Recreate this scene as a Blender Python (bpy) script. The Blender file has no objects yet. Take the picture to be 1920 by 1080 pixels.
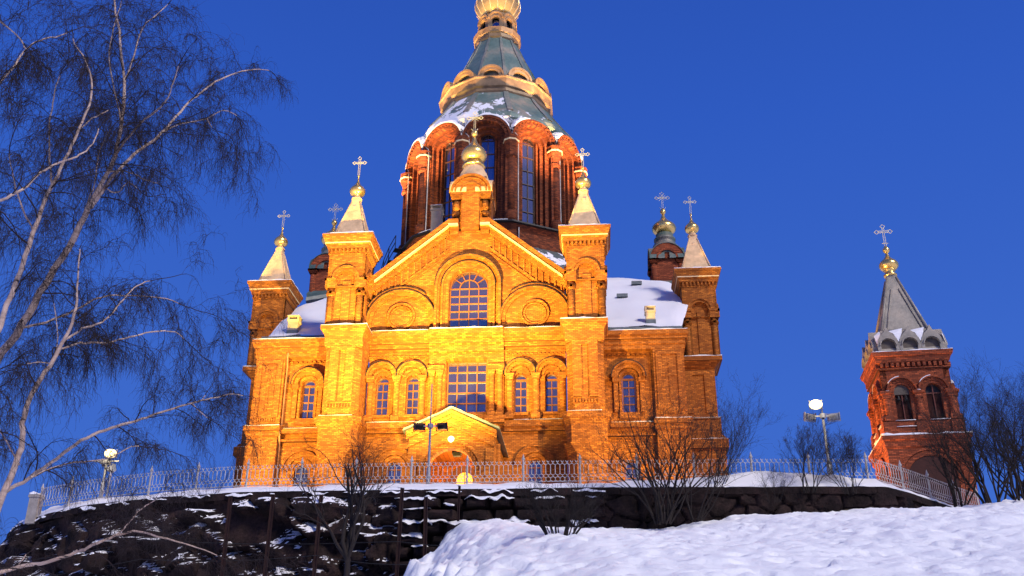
import bpy, math, random
from mathutils import Vector, Matrix, noise
from mathutils.geometry import tessellate_polygon
PI=math.pi; R=math.radians
SC=bpy.context.scene; COL=SC.collection
random.seed(7)
I4=Matrix.Identity(4)
# ---------------------------------------------------------------- helpers
class MB:
    def __init__(s): s.v=[];s.f=[];s.sm=[];s.M=I4
    def add(s,vs,fs,smooth=False):
        o=len(s.v);M=s.M
        s.v+= [tuple(M@Vector(p)) for p in vs]
        s.f+= [tuple(i+o for i in f) for f in fs]; s.sm+=[smooth]*len(fs)
    def box(s,x0,x1,y0,y1,z0,z1):
        s.add([(x0,y0,z0),(x1,y0,z0),(x1,y1,z0),(x0,y1,z0),(x0,y0,z1),(x1,y0,z1),(x1,y1,z1),(x0,y1,z1)],
              [(0,3,2,1),(4,5,6,7),(0,1,5,4),(1,2,6,5),(2,3,7,6),(3,0,4,7)])
    def plate(s,outer,holes,y0,y1,back=False):
        # outline(s) in XZ; front face at y0 (towards -Y), reveals run back to y1
        loops=[outer]+holes
        flat=[p for l in loops for p in l]
        tris=tessellate_polygon([[Vector((p[0],p[1],0)) for p in l] for l in loops])
        n=len(flat)
        vs=[(p[0],y0,p[1]) for p in flat]+[(p[0],y1,p[1]) for p in flat]
        fs=[]
        for t in tris:
            a,b,c=[flat[i] for i in t]
            ar=(b[0]-a[0])*(c[1]-a[1])-(b[1]-a[1])*(c[0]-a[0])
            t=t if ar>0 else (t[0],t[2],t[1])
            fs.append(tuple(t))
            if back: fs.append((t[0]+n,t[2]+n,t[1]+n))
        o=0
        for k,l in enumerate(loops):
            m=len(l)
            ar=sum(l[i][0]*l[(i+1)%m][1]-l[(i+1)%m][0]*l[i][1] for i in range(m))
            flip=(ar>0)!=(k==0)
            for i in range(m):
                j=(i+1)%m
                q=(o+i,o+i+n,o+j+n,o+j)
                fs.append(q[::-1] if flip else q)
            o+=m
        s.add(vs,fs)
    def arc_band(s,cx,cz,r0,r1,y0,y1,a0=0,a1=180,n=18):
        pts=[(cx+r1*math.cos(R(a0+(a1-a0)*i/n)),cz+r1*math.sin(R(a0+(a1-a0)*i/n))) for i in range(n+1)]
        inn=[(cx+r0*math.cos(R(a1-(a1-a0)*i/n)),cz+r0*math.sin(R(a1-(a1-a0)*i/n))) for i in range(n+1)]
        P=pts+inn; m=n+1
        vs=[(p[0],y0,p[1]) for p in P]+[(p[0],y1,p[1]) for p in P]; N=2*m
        fs=[]
        for i in range(n):
            fs.append((i,2*m-1-i,2*m-2-i,i+1)[::-1])
            fs.append((i,i+1,i+1+N,i+N)[::-1])
            k=m+i
            fs.append((k,k+1,k+1+N,k+N)[::-1])
        fs.append((0,N,N+2*m-1,2*m-1)); fs.append((m-1,m,N+m,N+m-1))
        s.add(vs,fs)
    def ring(s,cx,cz,r0,r1,y0,y1,n=28):
        vs=[];fs=[]
        for i in range(n):
            a=2*PI*i/n; c,d=math.cos(a),math.sin(a)
            vs+=[(cx+r0*c,y0,cz+r0*d),(cx+r1*c,y0,cz+r1*d),(cx+r0*c,y1,cz+r0*d),(cx+r1*c,y1,cz+r1*d)]
        for i in range(n):
            a=4*i;b=4*((i+1)%n)
            fs+=[(a,b,b+1,a+1),(a+1,b+1,b+3,a+3),(a,a+2,b+2,b)]
        s.add(vs,fs)
    def loft(s,prof,n=4,cx=0,cy=0,rot=None,smooth=False,cap0=True,cap1=True,phase=None):
        # prof: (r,z) ; n=4 -> square of half size r ; else regular polygon with apothem r
        ph=PI/n if phase is None else phase; k=1/math.cos(PI/n) if not smooth else 1
        vs=[];fs=[]
        for r,z in prof:
            for i in range(n):
                a=-PI/2+ph+2*PI*i/n
                vs.append((cx+r*k*math.cos(a),cy+r*k*math.sin(a),z))
        for j in range(len(prof)-1):
            for i in range(n):
                a=j*n+i;b=j*n+(i+1)%n
                fs.append((a,b,b+n,a+n))
        if cap0: fs.append(tuple(range(n))[::-1])
        if cap1: fs.append(tuple((len(prof)-1)*n+i for i in range(n)))
        s.add(vs,fs,smooth)
    def tube(s,pts,rads,n=6,cap=True,smooth=True):
        vs=[];fs=[];m=len(pts)
        up=Vector((.31,.17,.93))
        for j in range(m):
            p=Vector(pts[j])
            d=(Vector(pts[min(j+1,m-1)])-Vector(pts[max(j-1,0)]))
            if d.length<1e-9: d=Vector((0,0,1))
            d.normalize()
            u=d.cross(up)
            if u.length<.05: u=d.cross(Vector((1,0,0)))
            u.normalize(); w=d.cross(u)
            r=rads[j] if hasattr(rads,'__len__') else rads
            for i in range(n):
                a=2*PI*i/n; vs.append(tuple(p+u*(r*math.cos(a))+w*(r*math.sin(a))))
        for j in range(m-1):
            for i in range(n):
                a=j*n+i;b=j*n+(i+1)%n; fs.append((a,a+n,b+n,b))
        if cap: fs.append(tuple(range(n))); fs.append(tuple((m-1)*n+i for i in range(n))[::-1])
        s.add(vs,fs,smooth)
    def bar(s,a,b,w):
        s.tube([a,b],[w,w],4,True,False)
    def snow(s,x0,x1,y0,y1,z,t=.09,step=.35,seed=0):
        # lumpy snow cap lying on a horizontal ledge
        nx=max(2,int(abs(x1-x0)/step)); ny=max(2,int(abs(y1-y0)/step)); ny=min(ny,8) if nx>8 else ny
        vs=[];fs=[]
        for j in range(ny+1):
            for i in range(nx+1):
                x=x0+(x1-x0)*i/nx;y=y0+(y1-y0)*j/ny
                h=t*(.6+.8*noise.noise(Vector((x*1.3+seed,y*1.3,z)))+.35*noise.noise(Vector((x*4+seed,y*4,z))))
                e=(i in(0,nx)) or j==0
                vs.append((x,y,z+max(.015,h*(.6 if e else 1.3))))
        n0=len(vs)
        for j in range(ny+1):
            for i in range(nx+1): vs.append((x0+(x1-x0)*i/nx,y0+(y1-y0)*j/ny,z+.003))
        W=nx+1
        for j in range(ny):
            for i in range(nx):
                a=j*W+i; fs.append((a,a+1,a+1+W,a+W))
        for i in range(nx):
            fs.append((i+n0,i+1+n0,i+1,i)); a=ny*W+i; fs.append((a,a+1,a+1+n0,a+n0))
        for j in range(ny):
            a=j*W; fs.append((a,a+W,a+W+n0,a+n0)); a=j*W+nx; fs.append((a+n0,a+W+n0,a+W,a))
        s.add(vs,fs,True)
    def islands(s,name,mat,parent,org=(0,0,0)):
        "one object for every separate piece"
        p=list(range(len(s.v)))
        def fd(a):
            while p[a]!=a: p[a]=p[p[a]];a=p[a]
            return a
        for f in s.f:
            a=fd(f[0])
            for i in f[1:]: p[fd(i)]=a
        G={}
        for f,sm in zip(s.f,s.sm): G.setdefault(fd(f[0]),[]).append((f,sm))
        for L in G.values():
            m=MB();ix={}
            for f,sm in L:
                for i in f:
                    if i not in ix: ix[i]=len(m.v);m.v.append(s.v[i])
                m.f.append(tuple(ix[i] for i in f));m.sm.append(sm)
            m.build(name,mat,parent,org)
    def build(s,name,mat,parent=None,org=(0,0,0)):
        me=bpy.data.meshes.new(name)
        ox,oy,oz=org
        me.from_pydata([(x-ox,y-oy,z-oz) for x,y,z in s.v],[],s.f)
        me.polygons.foreach_set('use_smooth',s.sm)
        me.materials.append(mat); me.update()
        o=bpy.data.objects.new(name,me); COL.objects.link(o)
        if parent: o.parent=parent
        return o
def empty(name,loc,label,cat,group=None,rz=0):
    o=bpy.data.objects.new(name,None); COL.objects.link(o); o.location=loc; o.rotation_euler=(0,0,rz)
    o.empty_display_size=.3
    o['label']=label;o['category']=cat
    if group:o['group']=group
    return o
def tag(o,label,cat,group=None):
    o['label']=label;o['category']=cat
    if group:o['group']=group
    return o
SHADE_ARCS=[]
def shade_arc(mb_M,cx,cz,r,y,a0=0,a1=180):
    "dark strip over a moulding, standing in for the shadow line above it"
    m=MB();m.M=mb_M;m.arc_band(cx,cz,r,r+.045,y-.03,-.0,a0,a1,22);SHADE_ARCS.append(m)
def archpts(cx,hw,z0,zc,n=14,r=None,pointed=0):
    # arched outline: bottom z0, springing zc, half width hw (CCW from bottom left)
    L=[(cx-hw,z0),(cx+hw,z0)]
    for i in range(n+1):
        a=PI*i/n
        L.append((cx+hw*math.cos(a),zc+hw*math.sin(a)*(1+pointed*math.sin(a)**6)))
    return L
# ---------------------------------------------------------------- materials
def newmat(name):
    m=bpy.data.materials.new(name); m.use_nodes=True; nt=m.node_tree
    b=nt.nodes['Principled BSDF']; return m,nt,b
def N(nt,t,**k):
    n=nt.nodes.new(t)
    for a,v in k.items():
        if a=='inp':
            for i,x in v.items(): n.inputs[i].default_value=x
        else: setattr(n,a,v)
    return n
def ramp(nt,src,stops,interp='LINEAR'):
    r=nt.nodes.new('ShaderNodeValToRGB'); r.color_ramp.interpolation=interp
    e=r.color_ramp.elements
    while len(e)<len(stops): e.new(.5)
    for q,(p,c) in zip(e,stops): q.position=p; q.color=(*c,1) if len(c)==3 else c
    nt.links.new(src,r.inputs[0]); return r
def math_(nt,op,a,b=None,c=None):
    n=nt.nodes.new('ShaderNodeMath'); n.operation=op
    for i,x in enumerate((a,b,c)):
        if x is None: continue
        if isinstance(x,(int,float)): n.inputs[i].default_value=x
        else: nt.links.new(x,n.inputs[i])
    return n.outputs[0]
def mix(nt,f,a,b,mode='MIX'):
    n=nt.nodes.new('ShaderNodeMix'); n.data_type='RGBA'; n.blend_type=mode
    if isinstance(f,(int,float)): n.inputs[0].default_value=f
    else: nt.links.new(f,n.inputs[0])
    for i,x in ((6,a),(7,b)):
        if isinstance(x,tuple): n.inputs[i].default_value=(*x,1)
        else: nt.links.new(x,n.inputs[i])
    return n.outputs[2]
def brickmat(name,c1,c2,cm,scale=1.0,var=(.62,1.3),polar=None):
    m,nt,b=newmat(name); L=nt.links.new
    tc=N(nt,'ShaderNodeTexCoord'); geo=N(nt,'ShaderNodeNewGeometry')
    sp=N(nt,'ShaderNodeSeparateXYZ'); L(tc.outputs['Object'],sp.inputs[0])
    if polar:
        px=math_(nt,'SUBTRACT',sp.outputs[0],polar[0]); py=math_(nt,'SUBTRACT',sp.outputs[1],polar[1])
        u=math_(nt,'MULTIPLY',math_(nt,'ARCTAN2',py,px),polar[2])
    else:
        vt=N(nt,'ShaderNodeVectorTransform',vector_type='NORMAL',convert_from='WORLD',convert_to='OBJECT'); L(geo.outputs['True Normal'],vt.inputs[0])
        sn=N(nt,'ShaderNodeSeparateXYZ'); L(vt.outputs[0],sn.inputs[0])
        ax=math_(nt,'ABSOLUTE',sn.outputs[0]); ay=math_(nt,'ABSOLUTE',sn.outputs[1])
        g=math_(nt,'GREATER_THAN',ax,ay)
        u=math_(nt,'ADD',math_(nt,'MULTIPLY',sp.outputs[1],g),math_(nt,'MULTIPLY',sp.outputs[0],math_(nt,'SUBTRACT',1.0,g)))
    cb=N(nt,'ShaderNodeCombineXYZ'); L(u,cb.inputs[0]); L(sp.outputs[2],cb.inputs[1])
    br=N(nt,'ShaderNodeTexBrick',offset=.5); L(cb.outputs[0],br.inputs[0])
    br.inputs['Scale'].default_value=scale
    br.inputs['Brick Width'].default_value=.27; br.inputs['Row Height'].default_value=.09; br.inputs['Mortar Size'].default_value=.011
    br.inputs['Color1'].default_value=(0,0,0,1); br.inputs['Color2'].default_value=(1,1,1,1); br.inputs['Mortar'].default_value=(.5,.5,.5,1); br.inputs['Bias'].default_value=0
    sepc=N(nt,'ShaderNodeSeparateColor'); L(br.outputs['Color'],sepc.inputs[0])
    col=ramp(nt,sepc.outputs[0],[(0,c1),(.45,tuple((x+y)/2 for x,y in zip(c1,c2))),(.7,c2),(1,tuple(min(1,x*1.35) for x in c2))])
    # broad courses of paler/darker bricks and weather stains
    mp=N(nt,'ShaderNodeMapping'); L(cb.outputs[0],mp.inputs[0]); mp.inputs['Scale'].default_value=(1.5,7.5,1)
    n1=N(nt,'ShaderNodeTexNoise',inp={'Scale':1.0,'Detail':5,'Roughness':.7}); L(mp.outputs[0],n1.inputs[0])
    r1=ramp(nt,n1.outputs[0],[(.3,(var[0],)*3),(.7,(var[1],)*3)])
    c=mix(nt,1.0,col.outputs[0],r1.outputs[0],'MULTIPLY')
    n2=N(nt,'ShaderNodeTexNoise',inp={'Scale':.45,'Detail':6,'Roughness':.7}); L(tc.outputs['Object'],n2.inputs[0])
    r2=ramp(nt,n2.outputs[0],[(.35,(.78,.72,.7)),(.62,(1.1,1.1,1.08))])
    c=mix(nt,1.0,c,r2.outputs[0],'MULTIPLY')
    c=mix(nt,br.outputs['Fac'],c,cm)
    L(c,b.inputs['Base Color']); b.inputs['Roughness'].default_value=.8; b.inputs['Specular IOR Level'].default_value=.25
    bp=N(nt,'ShaderNodeBump',inp={'Strength':.55,'Distance':.02}); 
    hh=math_(nt,'SUBTRACT',math_(nt,'MULTIPLY',sepc.outputs[0],.5),br.outputs['Fac'])
    L(math_(nt,'ADD',hh,math_(nt,'MULTIPLY',n1.outputs[0],1.2)),bp.inputs['Height'])
    L(bp.outputs[0],b.inputs['Normal'])
    return m
BRICK=brickmat('brick',(.25,.074,.010),(.41,.138,.019),(.13,.045,.010),var=(.86,1.10))
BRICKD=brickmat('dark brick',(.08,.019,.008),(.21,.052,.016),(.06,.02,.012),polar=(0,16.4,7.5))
BRICKB=brickmat('red brick',(.19,.042,.016),(.35,.080,.028),(.07,.025,.016))
def simple(name,col,rough=.6,metal=0,spec=.4,nsc=3,var=.25,bump=.0,stretch=(1,1,1)):
    m,nt,b=newmat(name); L=nt.links.new
    tc=N(nt,'ShaderNodeTexCoord'); mp=N(nt,'ShaderNodeMapping'); L(tc.outputs['Object'],mp.inputs[0]); mp.inputs['Scale'].default_value=stretch
    n=N(nt,'ShaderNodeTexNoise',inp={'Scale':nsc,'Detail':5,'Roughness':.65}); L(mp.outputs[0],n.inputs[0])
    r=ramp(nt,n.outputs[0],[(.3,tuple(x*(1-var) for x in col)),(.7,tuple(min(1,x*(1+var)) for x in col))])
    L(r.outputs[0],b.inputs['Base Color']); b.inputs['Roughness'].default_value=rough; b.inputs['Metallic'].default_value=metal
    b.inputs['Specular IOR Level'].default_value=spec
    if bump:
        bp=N(nt,'ShaderNodeBump',inp={'Strength':bump,'Distance':.05}); L(n.outputs[0],bp.inputs['Height']); L(bp.outputs[0],b.inputs['Normal'])
    return m
TRIM=simple('pale painted trim',(.62,.5,.3),.6,var=.15)
GOLD=simple('gilding',(.95,.62,.2),.27,.88,.5,nsc=6,var=.12,bump=.12)
GILT=simple('gilded iron',(.85,.75,.5),.35,.6,.5,var=.1)
SPIRE=simple('weathered sheet copper',(.72,.48,.26),.55,.0,.4,nsc=1.6,var=.25)
GREYSH=simple('grey roof sheet',(.15,.17,.17),.5,.2,.4,nsc=2,var=.3)
DARK=simple('dark iron',(.02,.02,.022),.5,.3)
RUST=simple('rusty steel',(.026,.009,.008),.8,.2,nsc=8,var=.4)
FRAME=simple('brown window frame',(.2,.065,.018),.55,nsc=8,var=.2)
IRON=simple('white painted iron',(.42,.40,.40),.5,nsc=9,var=.2)
STEEL=simple('galvanised steel',(.27,.28,.31),.45,.4,nsc=9,var=.15)
PIPE=simple('zinc pipe',(.35,.33,.33),.5,.3)
BUSH=simple('dark bark',(.014,.009,.008),.85,nsc=9,var=.4)
TWIG=simple('twig bark',(.022,.013,.014),.85,nsc=5,var=.3)
CREAM=simple('cream metal',(.5,.4,.26),.5,nsc=3,var=.15)
CORN=simple('gilt brown cornice metal',(.22,.15,.085),.5,.2,nsc=1.3,var=.35)
def glassm(name,base,rough,tint=(.5,.5,.58)):
    m,nt,b=newmat(name);L=nt.links.new
    tc=N(nt,'ShaderNodeTexCoord');n=N(nt,'ShaderNodeTexNoise',inp={'Scale':.7,'Detail':1}); L(tc.outputs['Object'],n.inputs[0])
    g=N(nt,'ShaderNodeBsdfGlossy'); g.inputs['Roughness'].default_value=rough; g.inputs['Color'].default_value=(*tint,1)
    L(ramp(nt,n.outputs[0],[(.3,tuple(x*.72 for x in tint)),(.7,tuple(min(1,x*1.2) for x in tint))]).outputs[0],g.inputs['Color'])
    mx=N(nt,'ShaderNodeMixShader'); b.inputs['Base Color'].default_value=(*base,1); b.inputs['Roughness'].default_value=.3
    mx.inputs[0].default_value=.62
    L(b.outputs[0],mx.inputs[1]);L(g.outputs[0],mx.inputs[2]);L(mx.outputs[0],nt.nodes['Material Output'].inputs[0])
    return m
GLASS=glassm('window glass',(.05,.04,.06),.06)
GLASSD=glassm('tall drum glass',(.02,.02,.03),.08,(.3,.36,.55))
def emit(name,col,st):
    m,nt,b=newmat(name); b.inputs['Base Color'].default_value=(*col,1); b.inputs['Emission Color'].default_value=(*col,1); b.inputs['Emission Strength'].default_value=st
    return m
LIT=emit('lit lamp glass',(1,.78,.36),2.6); LITW=emit('round lamp glass',(1,.86,.6),1.6); DOORG=emit('lit fanlight',(1,.6,.08),1.0)
# snow
def snowmat(name,bs,bd,base=(.80,.80,.84),sc=1.0):
    m,nt,b=newmat(name);L=nt.links.new
    tc=N(nt,'ShaderNodeTexCoord')
    n1=N(nt,'ShaderNodeTexNoise',inp={'Scale':1.1*sc,'Detail':9,'Roughness':.66});L(tc.outputs['Object'],n1.inputs[0])
    n2=N(nt,'ShaderNodeTexNoise',inp={'Scale':4.5*sc,'Detail':7,'Roughness':.72});L(tc.outputs['Object'],n2.inputs[0])
    v=N(nt,'ShaderNodeTexVoronoi',feature='SMOOTH_F1',inp={'Scale':3.0*sc}); L(tc.outputs['Object'],v.inputs[0])
    h=math_(nt,'ADD',math_(nt,'MULTIPLY',n1.outputs[0],1.0),math_(nt,'MULTIPLY',n2.outputs[0],.35))
    h=math_(nt,'ADD',h,math_(nt,'MULTIPLY',v.outputs[0],.22))
    bp=N(nt,'ShaderNodeBump',inp={'Strength':bs,'Distance':bd}); L(h,bp.inputs['Height']);L(bp.outputs[0],b.inputs['Normal'])
    b.inputs['Base Color'].default_value=(*base,1); b.inputs['Roughness'].default_value=.65; b.inputs['Specular IOR Level'].default_value=.3
    return m
SNOW=snowmat('snow',.5,.05); SNOWG=snowmat('trodden snow',.6,.15,(.93,.94,.95),1.0)
def roofmat(name,c1,c2,c3,snow,zr=None,smask=None,sc=.5):
    # patinated copper with brownish worn sheets, standing seams and patches of lying snow
    m,nt,b=newmat(name);L=nt.links.new
    tc=N(nt,'ShaderNodeTexCoord')
    n1=N(nt,'ShaderNodeTexNoise',inp={'Scale':sc,'Detail':5,'Roughness':.6});L(tc.outputs['Object'],n1.inputs[0])
    n2=N(nt,'ShaderNodeTexNoise',inp={'Scale':sc*6,'Detail':5,'Roughness':.7});L(tc.outputs['Object'],n2.inputs[0])
    r=ramp(nt,n1.outputs[0],[(.35,c1),(.5,c2),(.66,c3)])
    c=mix(nt,.45,r.outputs[0],ramp(nt,n2.outputs[0],[(.3,(.45,.45,.45)),(.7,(1.3,1.3,1.3))]).outputs[0],'MULTIPLY')
    L(c,b.inputs['Base Color']); b.inputs['Roughness'].default_value=.5; b.inputs['Metallic'].default_value=.15
    bp=N(nt,'ShaderNodeBump',inp={'Strength':.3,'Distance':.05}); L(n2.outputs[0],bp.inputs['Height']);L(bp.outputs[0],b.inputs['Normal'])
    if snow:
        n3=N(nt,'ShaderNodeTexNoise',inp={'Scale':sc*1.5,'Detail':7,'Roughness':.6,'Distortion':.6});L(tc.outputs['Object'],n3.inputs[0])
        sp=N(nt,'ShaderNodeSeparateXYZ');L(tc.outputs['Object'],sp.inputs[0])
        h=n3.outputs[0]
        if zr: # snow gathers low down and on one side
            f=math_(nt,'MULTIPLY',math_(nt,'SUBTRACT',zr[0],sp.outputs[2]),zr[1]); h=math_(nt,'ADD',h,f)
        if smask: h=math_(nt,'ADD',h,math_(nt,'MULTIPLY',math_(nt,'SUBTRACT',smask[0],sp.outputs[0]),smask[1]))
        k=ramp(nt,h,[(snow,(0,0,0)),(snow+.02,(1,1,1))])
        s=N(nt,'ShaderNodeBsdfPrincipled'); s.inputs['Base Color'].default_value=(.8,.8,.85,1); s.inputs['Roughness'].default_value=.7
        mx=N(nt,'ShaderNodeMixShader'); L(k.outputs[0],mx.inputs[0]);L(b.outputs[0],mx.inputs[1]);L(s.outputs[0],mx.inputs[2])
        L(mx.outputs[0],nt.nodes['Material Output'].inputs[0])
    return m
PATINA=roofmat('patinated copper',(.07,.115,.105),(.10,.15,.135),(.26,.22,.17),None)
PATINAS=roofmat('patinated copper with snow patches',(.10,.17,.155),(.15,.215,.19),(.33,.28,.22),.63,zr=(50.3-11.1,.06),smask=(0,.03))
SKIRT=roofmat('grey sheet with snow patches',(.09,.12,.12),(.12,.14,.14),(.16,.17,.16),.5,sc=.35)
def stonemat():
    m,nt,b=newmat('dark granite');L=nt.links.new
    tc=N(nt,'ShaderNodeTexCoord')
    n1=N(nt,'ShaderNodeTexNoise',inp={'Scale':1.0,'Detail':3});L(tc.outputs['Object'],n1.inputs[0])
    n2=N(nt,'ShaderNodeTexNoise',inp={'Scale':9,'Detail':6,'Roughness':.7});L(tc.outputs['Object'],n2.inputs[0])
    r=ramp(nt,n1.outputs[0],[(.32,(.008,.005,.005)),(.5,(.02,.013,.013)),(.7,(.045,.026,.024))])
    c=mix(nt,.8,r.outputs[0],ramp(nt,n2.outputs[0],[(.3,(.35,.35,.35)),(.7,(1.5,1.5,1.5))]).outputs[0],'MULTIPLY')
    L(c,b.inputs['Base Color']);b.inputs['Roughness'].default_value=.9;b.inputs['Specular IOR Level'].default_value=.15
    bp=N(nt,'ShaderNodeBump',inp={'Strength':.8,'Distance':.08}); L(n2.outputs[0],bp.inputs['Height']);L(bp.outputs[0],b.inputs['Normal'])
    return m
STONE=stonemat()
def rockmat():
    m=STONE.copy();m.name='dark rock with lying snow';nt=m.node_tree;L=nt.links.new;b=nt.nodes['Principled BSDF']
    geo=N(nt,'ShaderNodeNewGeometry');sp=N(nt,'ShaderNodeSeparateXYZ');L(geo.outputs['Normal'],sp.inputs[0])
    tc=N(nt,'ShaderNodeTexCoord');n=N(nt,'ShaderNodeTexNoise',inp={'Scale':.55,'Detail':6,'Roughness':.65});L(tc.outputs['Object'],n.inputs[0])
    n2=N(nt,'ShaderNodeTexNoise',inp={'Scale':5,'Detail':5,'Roughness':.7});L(tc.outputs['Object'],n2.inputs[0])
    h=math_(nt,'ADD',math_(nt,'MULTIPLY',n.outputs[0],1.5),math_(nt,'ADD',sp.outputs[2],math_(nt,'MULTIPLY',n2.outputs[0],.7)))
    k=ramp(nt,h,[(0,(0,0,0)),(1,(0,0,0))]);e=k.color_ramp.elements;e[0].position=.0
    g=math_(nt,'GREATER_THAN',h,1.8)
    s=N(nt,'ShaderNodeBsdfPrincipled');s.inputs['Base Color'].default_value=(.8,.8,.85,1);s.inputs['Roughness'].default_value=.7
    mx=N(nt,'ShaderNodeMixShader');L(g,mx.inputs[0]);L(b.outputs[0],mx.inputs[1]);L(s.outputs[0],mx.inputs[2]);L(mx.outputs[0],nt.nodes['Material Output'].inputs[0])
    return m
ROCK=rockmat()
def birchmat():
    m,nt,b=newmat('birch bark');L=nt.links.new
    tc=N(nt,'ShaderNodeTexCoord')
    mp=N(nt,'ShaderNodeMapping');L(tc.outputs['Object'],mp.inputs[0]);mp.inputs['Scale'].default_value=(1.6,1.6,7)
    n1=N(nt,'ShaderNodeTexNoise',inp={'Scale':1.0,'Detail':4,'Roughness':.6});L(mp.outputs[0],n1.inputs[0])
    r=ramp(nt,n1.outputs[0],[(.31,(.02,.013,.012)),(.36,(.34,.24,.20)),(.6,(.58,.43,.36))])
    L(r.outputs[0],b.inputs['Base Color']);b.inputs['Roughness'].default_value=.8
    return m
BIRCHM=birchmat()
# ---------------------------------------------------------------- cathedral
G0=11.1
CO=(0,0,G0)
CATH=empty('cathedral',CO,'floodlit orange brick cathedral with a large central dome above a gabled front','cathedral')
def cb(mb,name,mat,parent=CATH): return mb.build(name,mat,parent,CO if parent is CATH else CO)
def window(cx,hw,z0,zc,y,rows,cols=2,arch=True,transom=None,parent=CATH,org=CO,M=I4,glass=None,name='window',fr=.055,fan=False,mat=None):
    """glazed window: window (pane mesh) > frame"""
    g=MB();g.M=M
    pts=archpts(cx,hw,z0,zc) if arch else [(cx-hw,z0),(cx+hw,z0),(cx+hw,zc),(cx-hw,zc)]
    g.plate(pts,[],y,y+.03)
    w=g.build(name,glass or GLASS,parent,org)
    f=MB();f.M=M
    top=zc
    # surround
    inn=archpts(cx,hw-fr,z0+fr,zc) if arch else [(cx-hw+fr,z0+fr),(cx+hw-fr,z0+fr),(cx+hw-fr,zc-fr),(cx-hw+fr,zc-fr)]
    f.plate(pts,[inn],y-.09,y-.01)
    b=fr*.5
    for i in range(1,cols):
        x=cx-hw+2*hw*i/cols
        t=zc if (arch and (transom or fan)) else (zc+(math.sqrt(max(0,hw*hw-(x-cx)**2)) if arch else 0))
        f.box(x-b,x+b,y-.075,y-.012,z0+fr,t-fr*.6)
    zt=zc
    for i in range(1,rows+(1 if arch else 0)):
        z=z0+(zt-z0)*i/rows; k=b*(2.2 if (transom and i==rows) else 1)
        f.box(cx-hw+fr,cx+hw-fr,y-.08,y-.014,z-k,z+k)
    if fan:
        f.arc_band(cx,zc,hw*.5-b,hw*.5+b,y-.07,y-.013)
        for a in (36,64,90,116,144):
            r0=hw*.5 if a!=90 else 0
            f.add([(cx+r*math.cos(R(a))+s*b*math.sin(R(a)),yy,zc+r*math.sin(R(a))-s*b*math.cos(R(a))) for yy in(y-.066,y-.012) for r in(r0,hw-fr) for s in(-1,1)],
              [(0,1,3,2),(4,6,7,5),(0,2,6,4),(1,5,7,3)])
    f.build('frame',mat or FRAME,w,org)
    return w
def colm(mb,x,y,z0,z1,r,n=10,cap=.38,base=.35):
    "round brick colonnette with moulded base and block capital"
    mb.loft([(r*1.35,z0),(r*1.35,z0+base*.6),(r*1.05,z0+base)],4,x,y)
    mb.loft([(r,z0+base),(r,z1-cap)],n,x,y,smooth=True,cap0=False,cap1=False)
    mb.loft([(r*1.05,z1-cap),(r*1.15,z1-cap*.6),(r*1.15,z1-cap*.55),(r*1.45,z1-cap*.15),(r*1.45,z1)],4,x,y)
# --- central front wall
GX=6.2
ft=MB()
gab=[(-GX,G0-.5),(GX,G0-.5),(GX,27.7),(1.35,31.7),(-1.35,31.7),(-GX,27.7)]
upw=archpts(0,1.27,24.45,27.66,20)
sqw=[(-1.27,19.15),(1.27,19.15),(1.27,22.55),(-1.27,22.55)]
holes=[upw,sqw]
WX=(-5.3,-3.38,3.38,5.3)
for x in WX: holes.append(archpts(x,.40,19.05,21.25))
for x in (-4.25,4.25): holes.append(archpts(x,.45,13.2,15.65))
door=archpts(0,1.15,G0+.05,15.0)
holes.append(door)
ft.plate(gab,holes,0,.55)
# upper window mouldings
for r0,r1,y in ((1.3,1.62,-.12),(1.62,1.74,-.26),(1.85,1.98,-.2),(1.98,2.14,-.42)):
    ft.arc_band(0,27.66,r0,r1,y,-.002,0,180,26)
    for s in(-1,1): ft.box(min(s*r0,s*r1),max(s*r0,s*r1),y,-.002,24.42,27.66)
shade_arc(I4,0,27.66,2.14,-.42);shade_arc(I4,0,27.66,1.74,-.26)
# lunettes with medallions
for s in(-1,1):
    cx=s*4.30
    for r0,r1,y in ((1.9,2.12,-.16),(2.12,2.26,-.34),(2.36,2.5,-.22)):
        a0,a1=(0,180)
        if r1>2.3: a0,a1=(52,152) if s<0 else (28,128)
        ft.arc_band(cx,25.15,r0,r1,y,-.003,a0,a1,26)
    for xx in (-1,1): 
        ft.box(cx+xx*2.01-.11,cx+xx*2.01+.11,-.1,-.003,24.42,25.15)
    shade_arc(I4,cx,25.15,2.26,-.34,0,180);shade_arc(I4,cx,25.15,2.5,-.22,*((52,152) if s<0 else (28,128)))
    ft.ring(cx,25.6,.64,.74,-.12,-.003);ft.ring(cx,25.6,.8,.92,-.22,-.003)
# main ledge and stepped courses under it
for x0,x1 in ((-GX,GX),):
    for z0,z1,y in ((24.02,24.38,-.72),(23.82,24.02,-.6),(23.6,23.82,-.42),(23.35,23.6,-.24),(23.05,23.12,-.1)):
        ft.box(x0,x1,y,-.004,z0,z1)
for z0,z1,y in ((24.02,24.385,-.86),(23.82,24.02,-.74),(23.5,23.82,-.58),(23.0,23.5,-.42)):
    ft.box(-2.35,2.35,y,-.006,z0,z1)
# projecting centre bay frame
for s in(-1,1):
    ft.box(min(s*1.29,s*2.35),max(s*1.29,s*2.35),-.22,-.005,18.45,23.0)
    colm(ft,s*1.62,-.34,18.75,21.75,.17); colm(ft,s*2.12,-.34,18.75,21.75,.17)
    ft.box(min(s*1.35,s*2.4),max(s*1.35,s*2.4),-.52,-.22,21.75,22.1)
    ft.box(min(s*1.25,s*2.45),max(s*1.25,s*2.45),-.62,-.22,18.3,18.75)
ft.box(-1.3,1.3,-.25,-.005,22.58,23.0)
for i in range(26):
    x=-1.25+2.5*i/25; ft.box(x-.035,x+.035,-.29,-.25,22.6,22.97)
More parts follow.
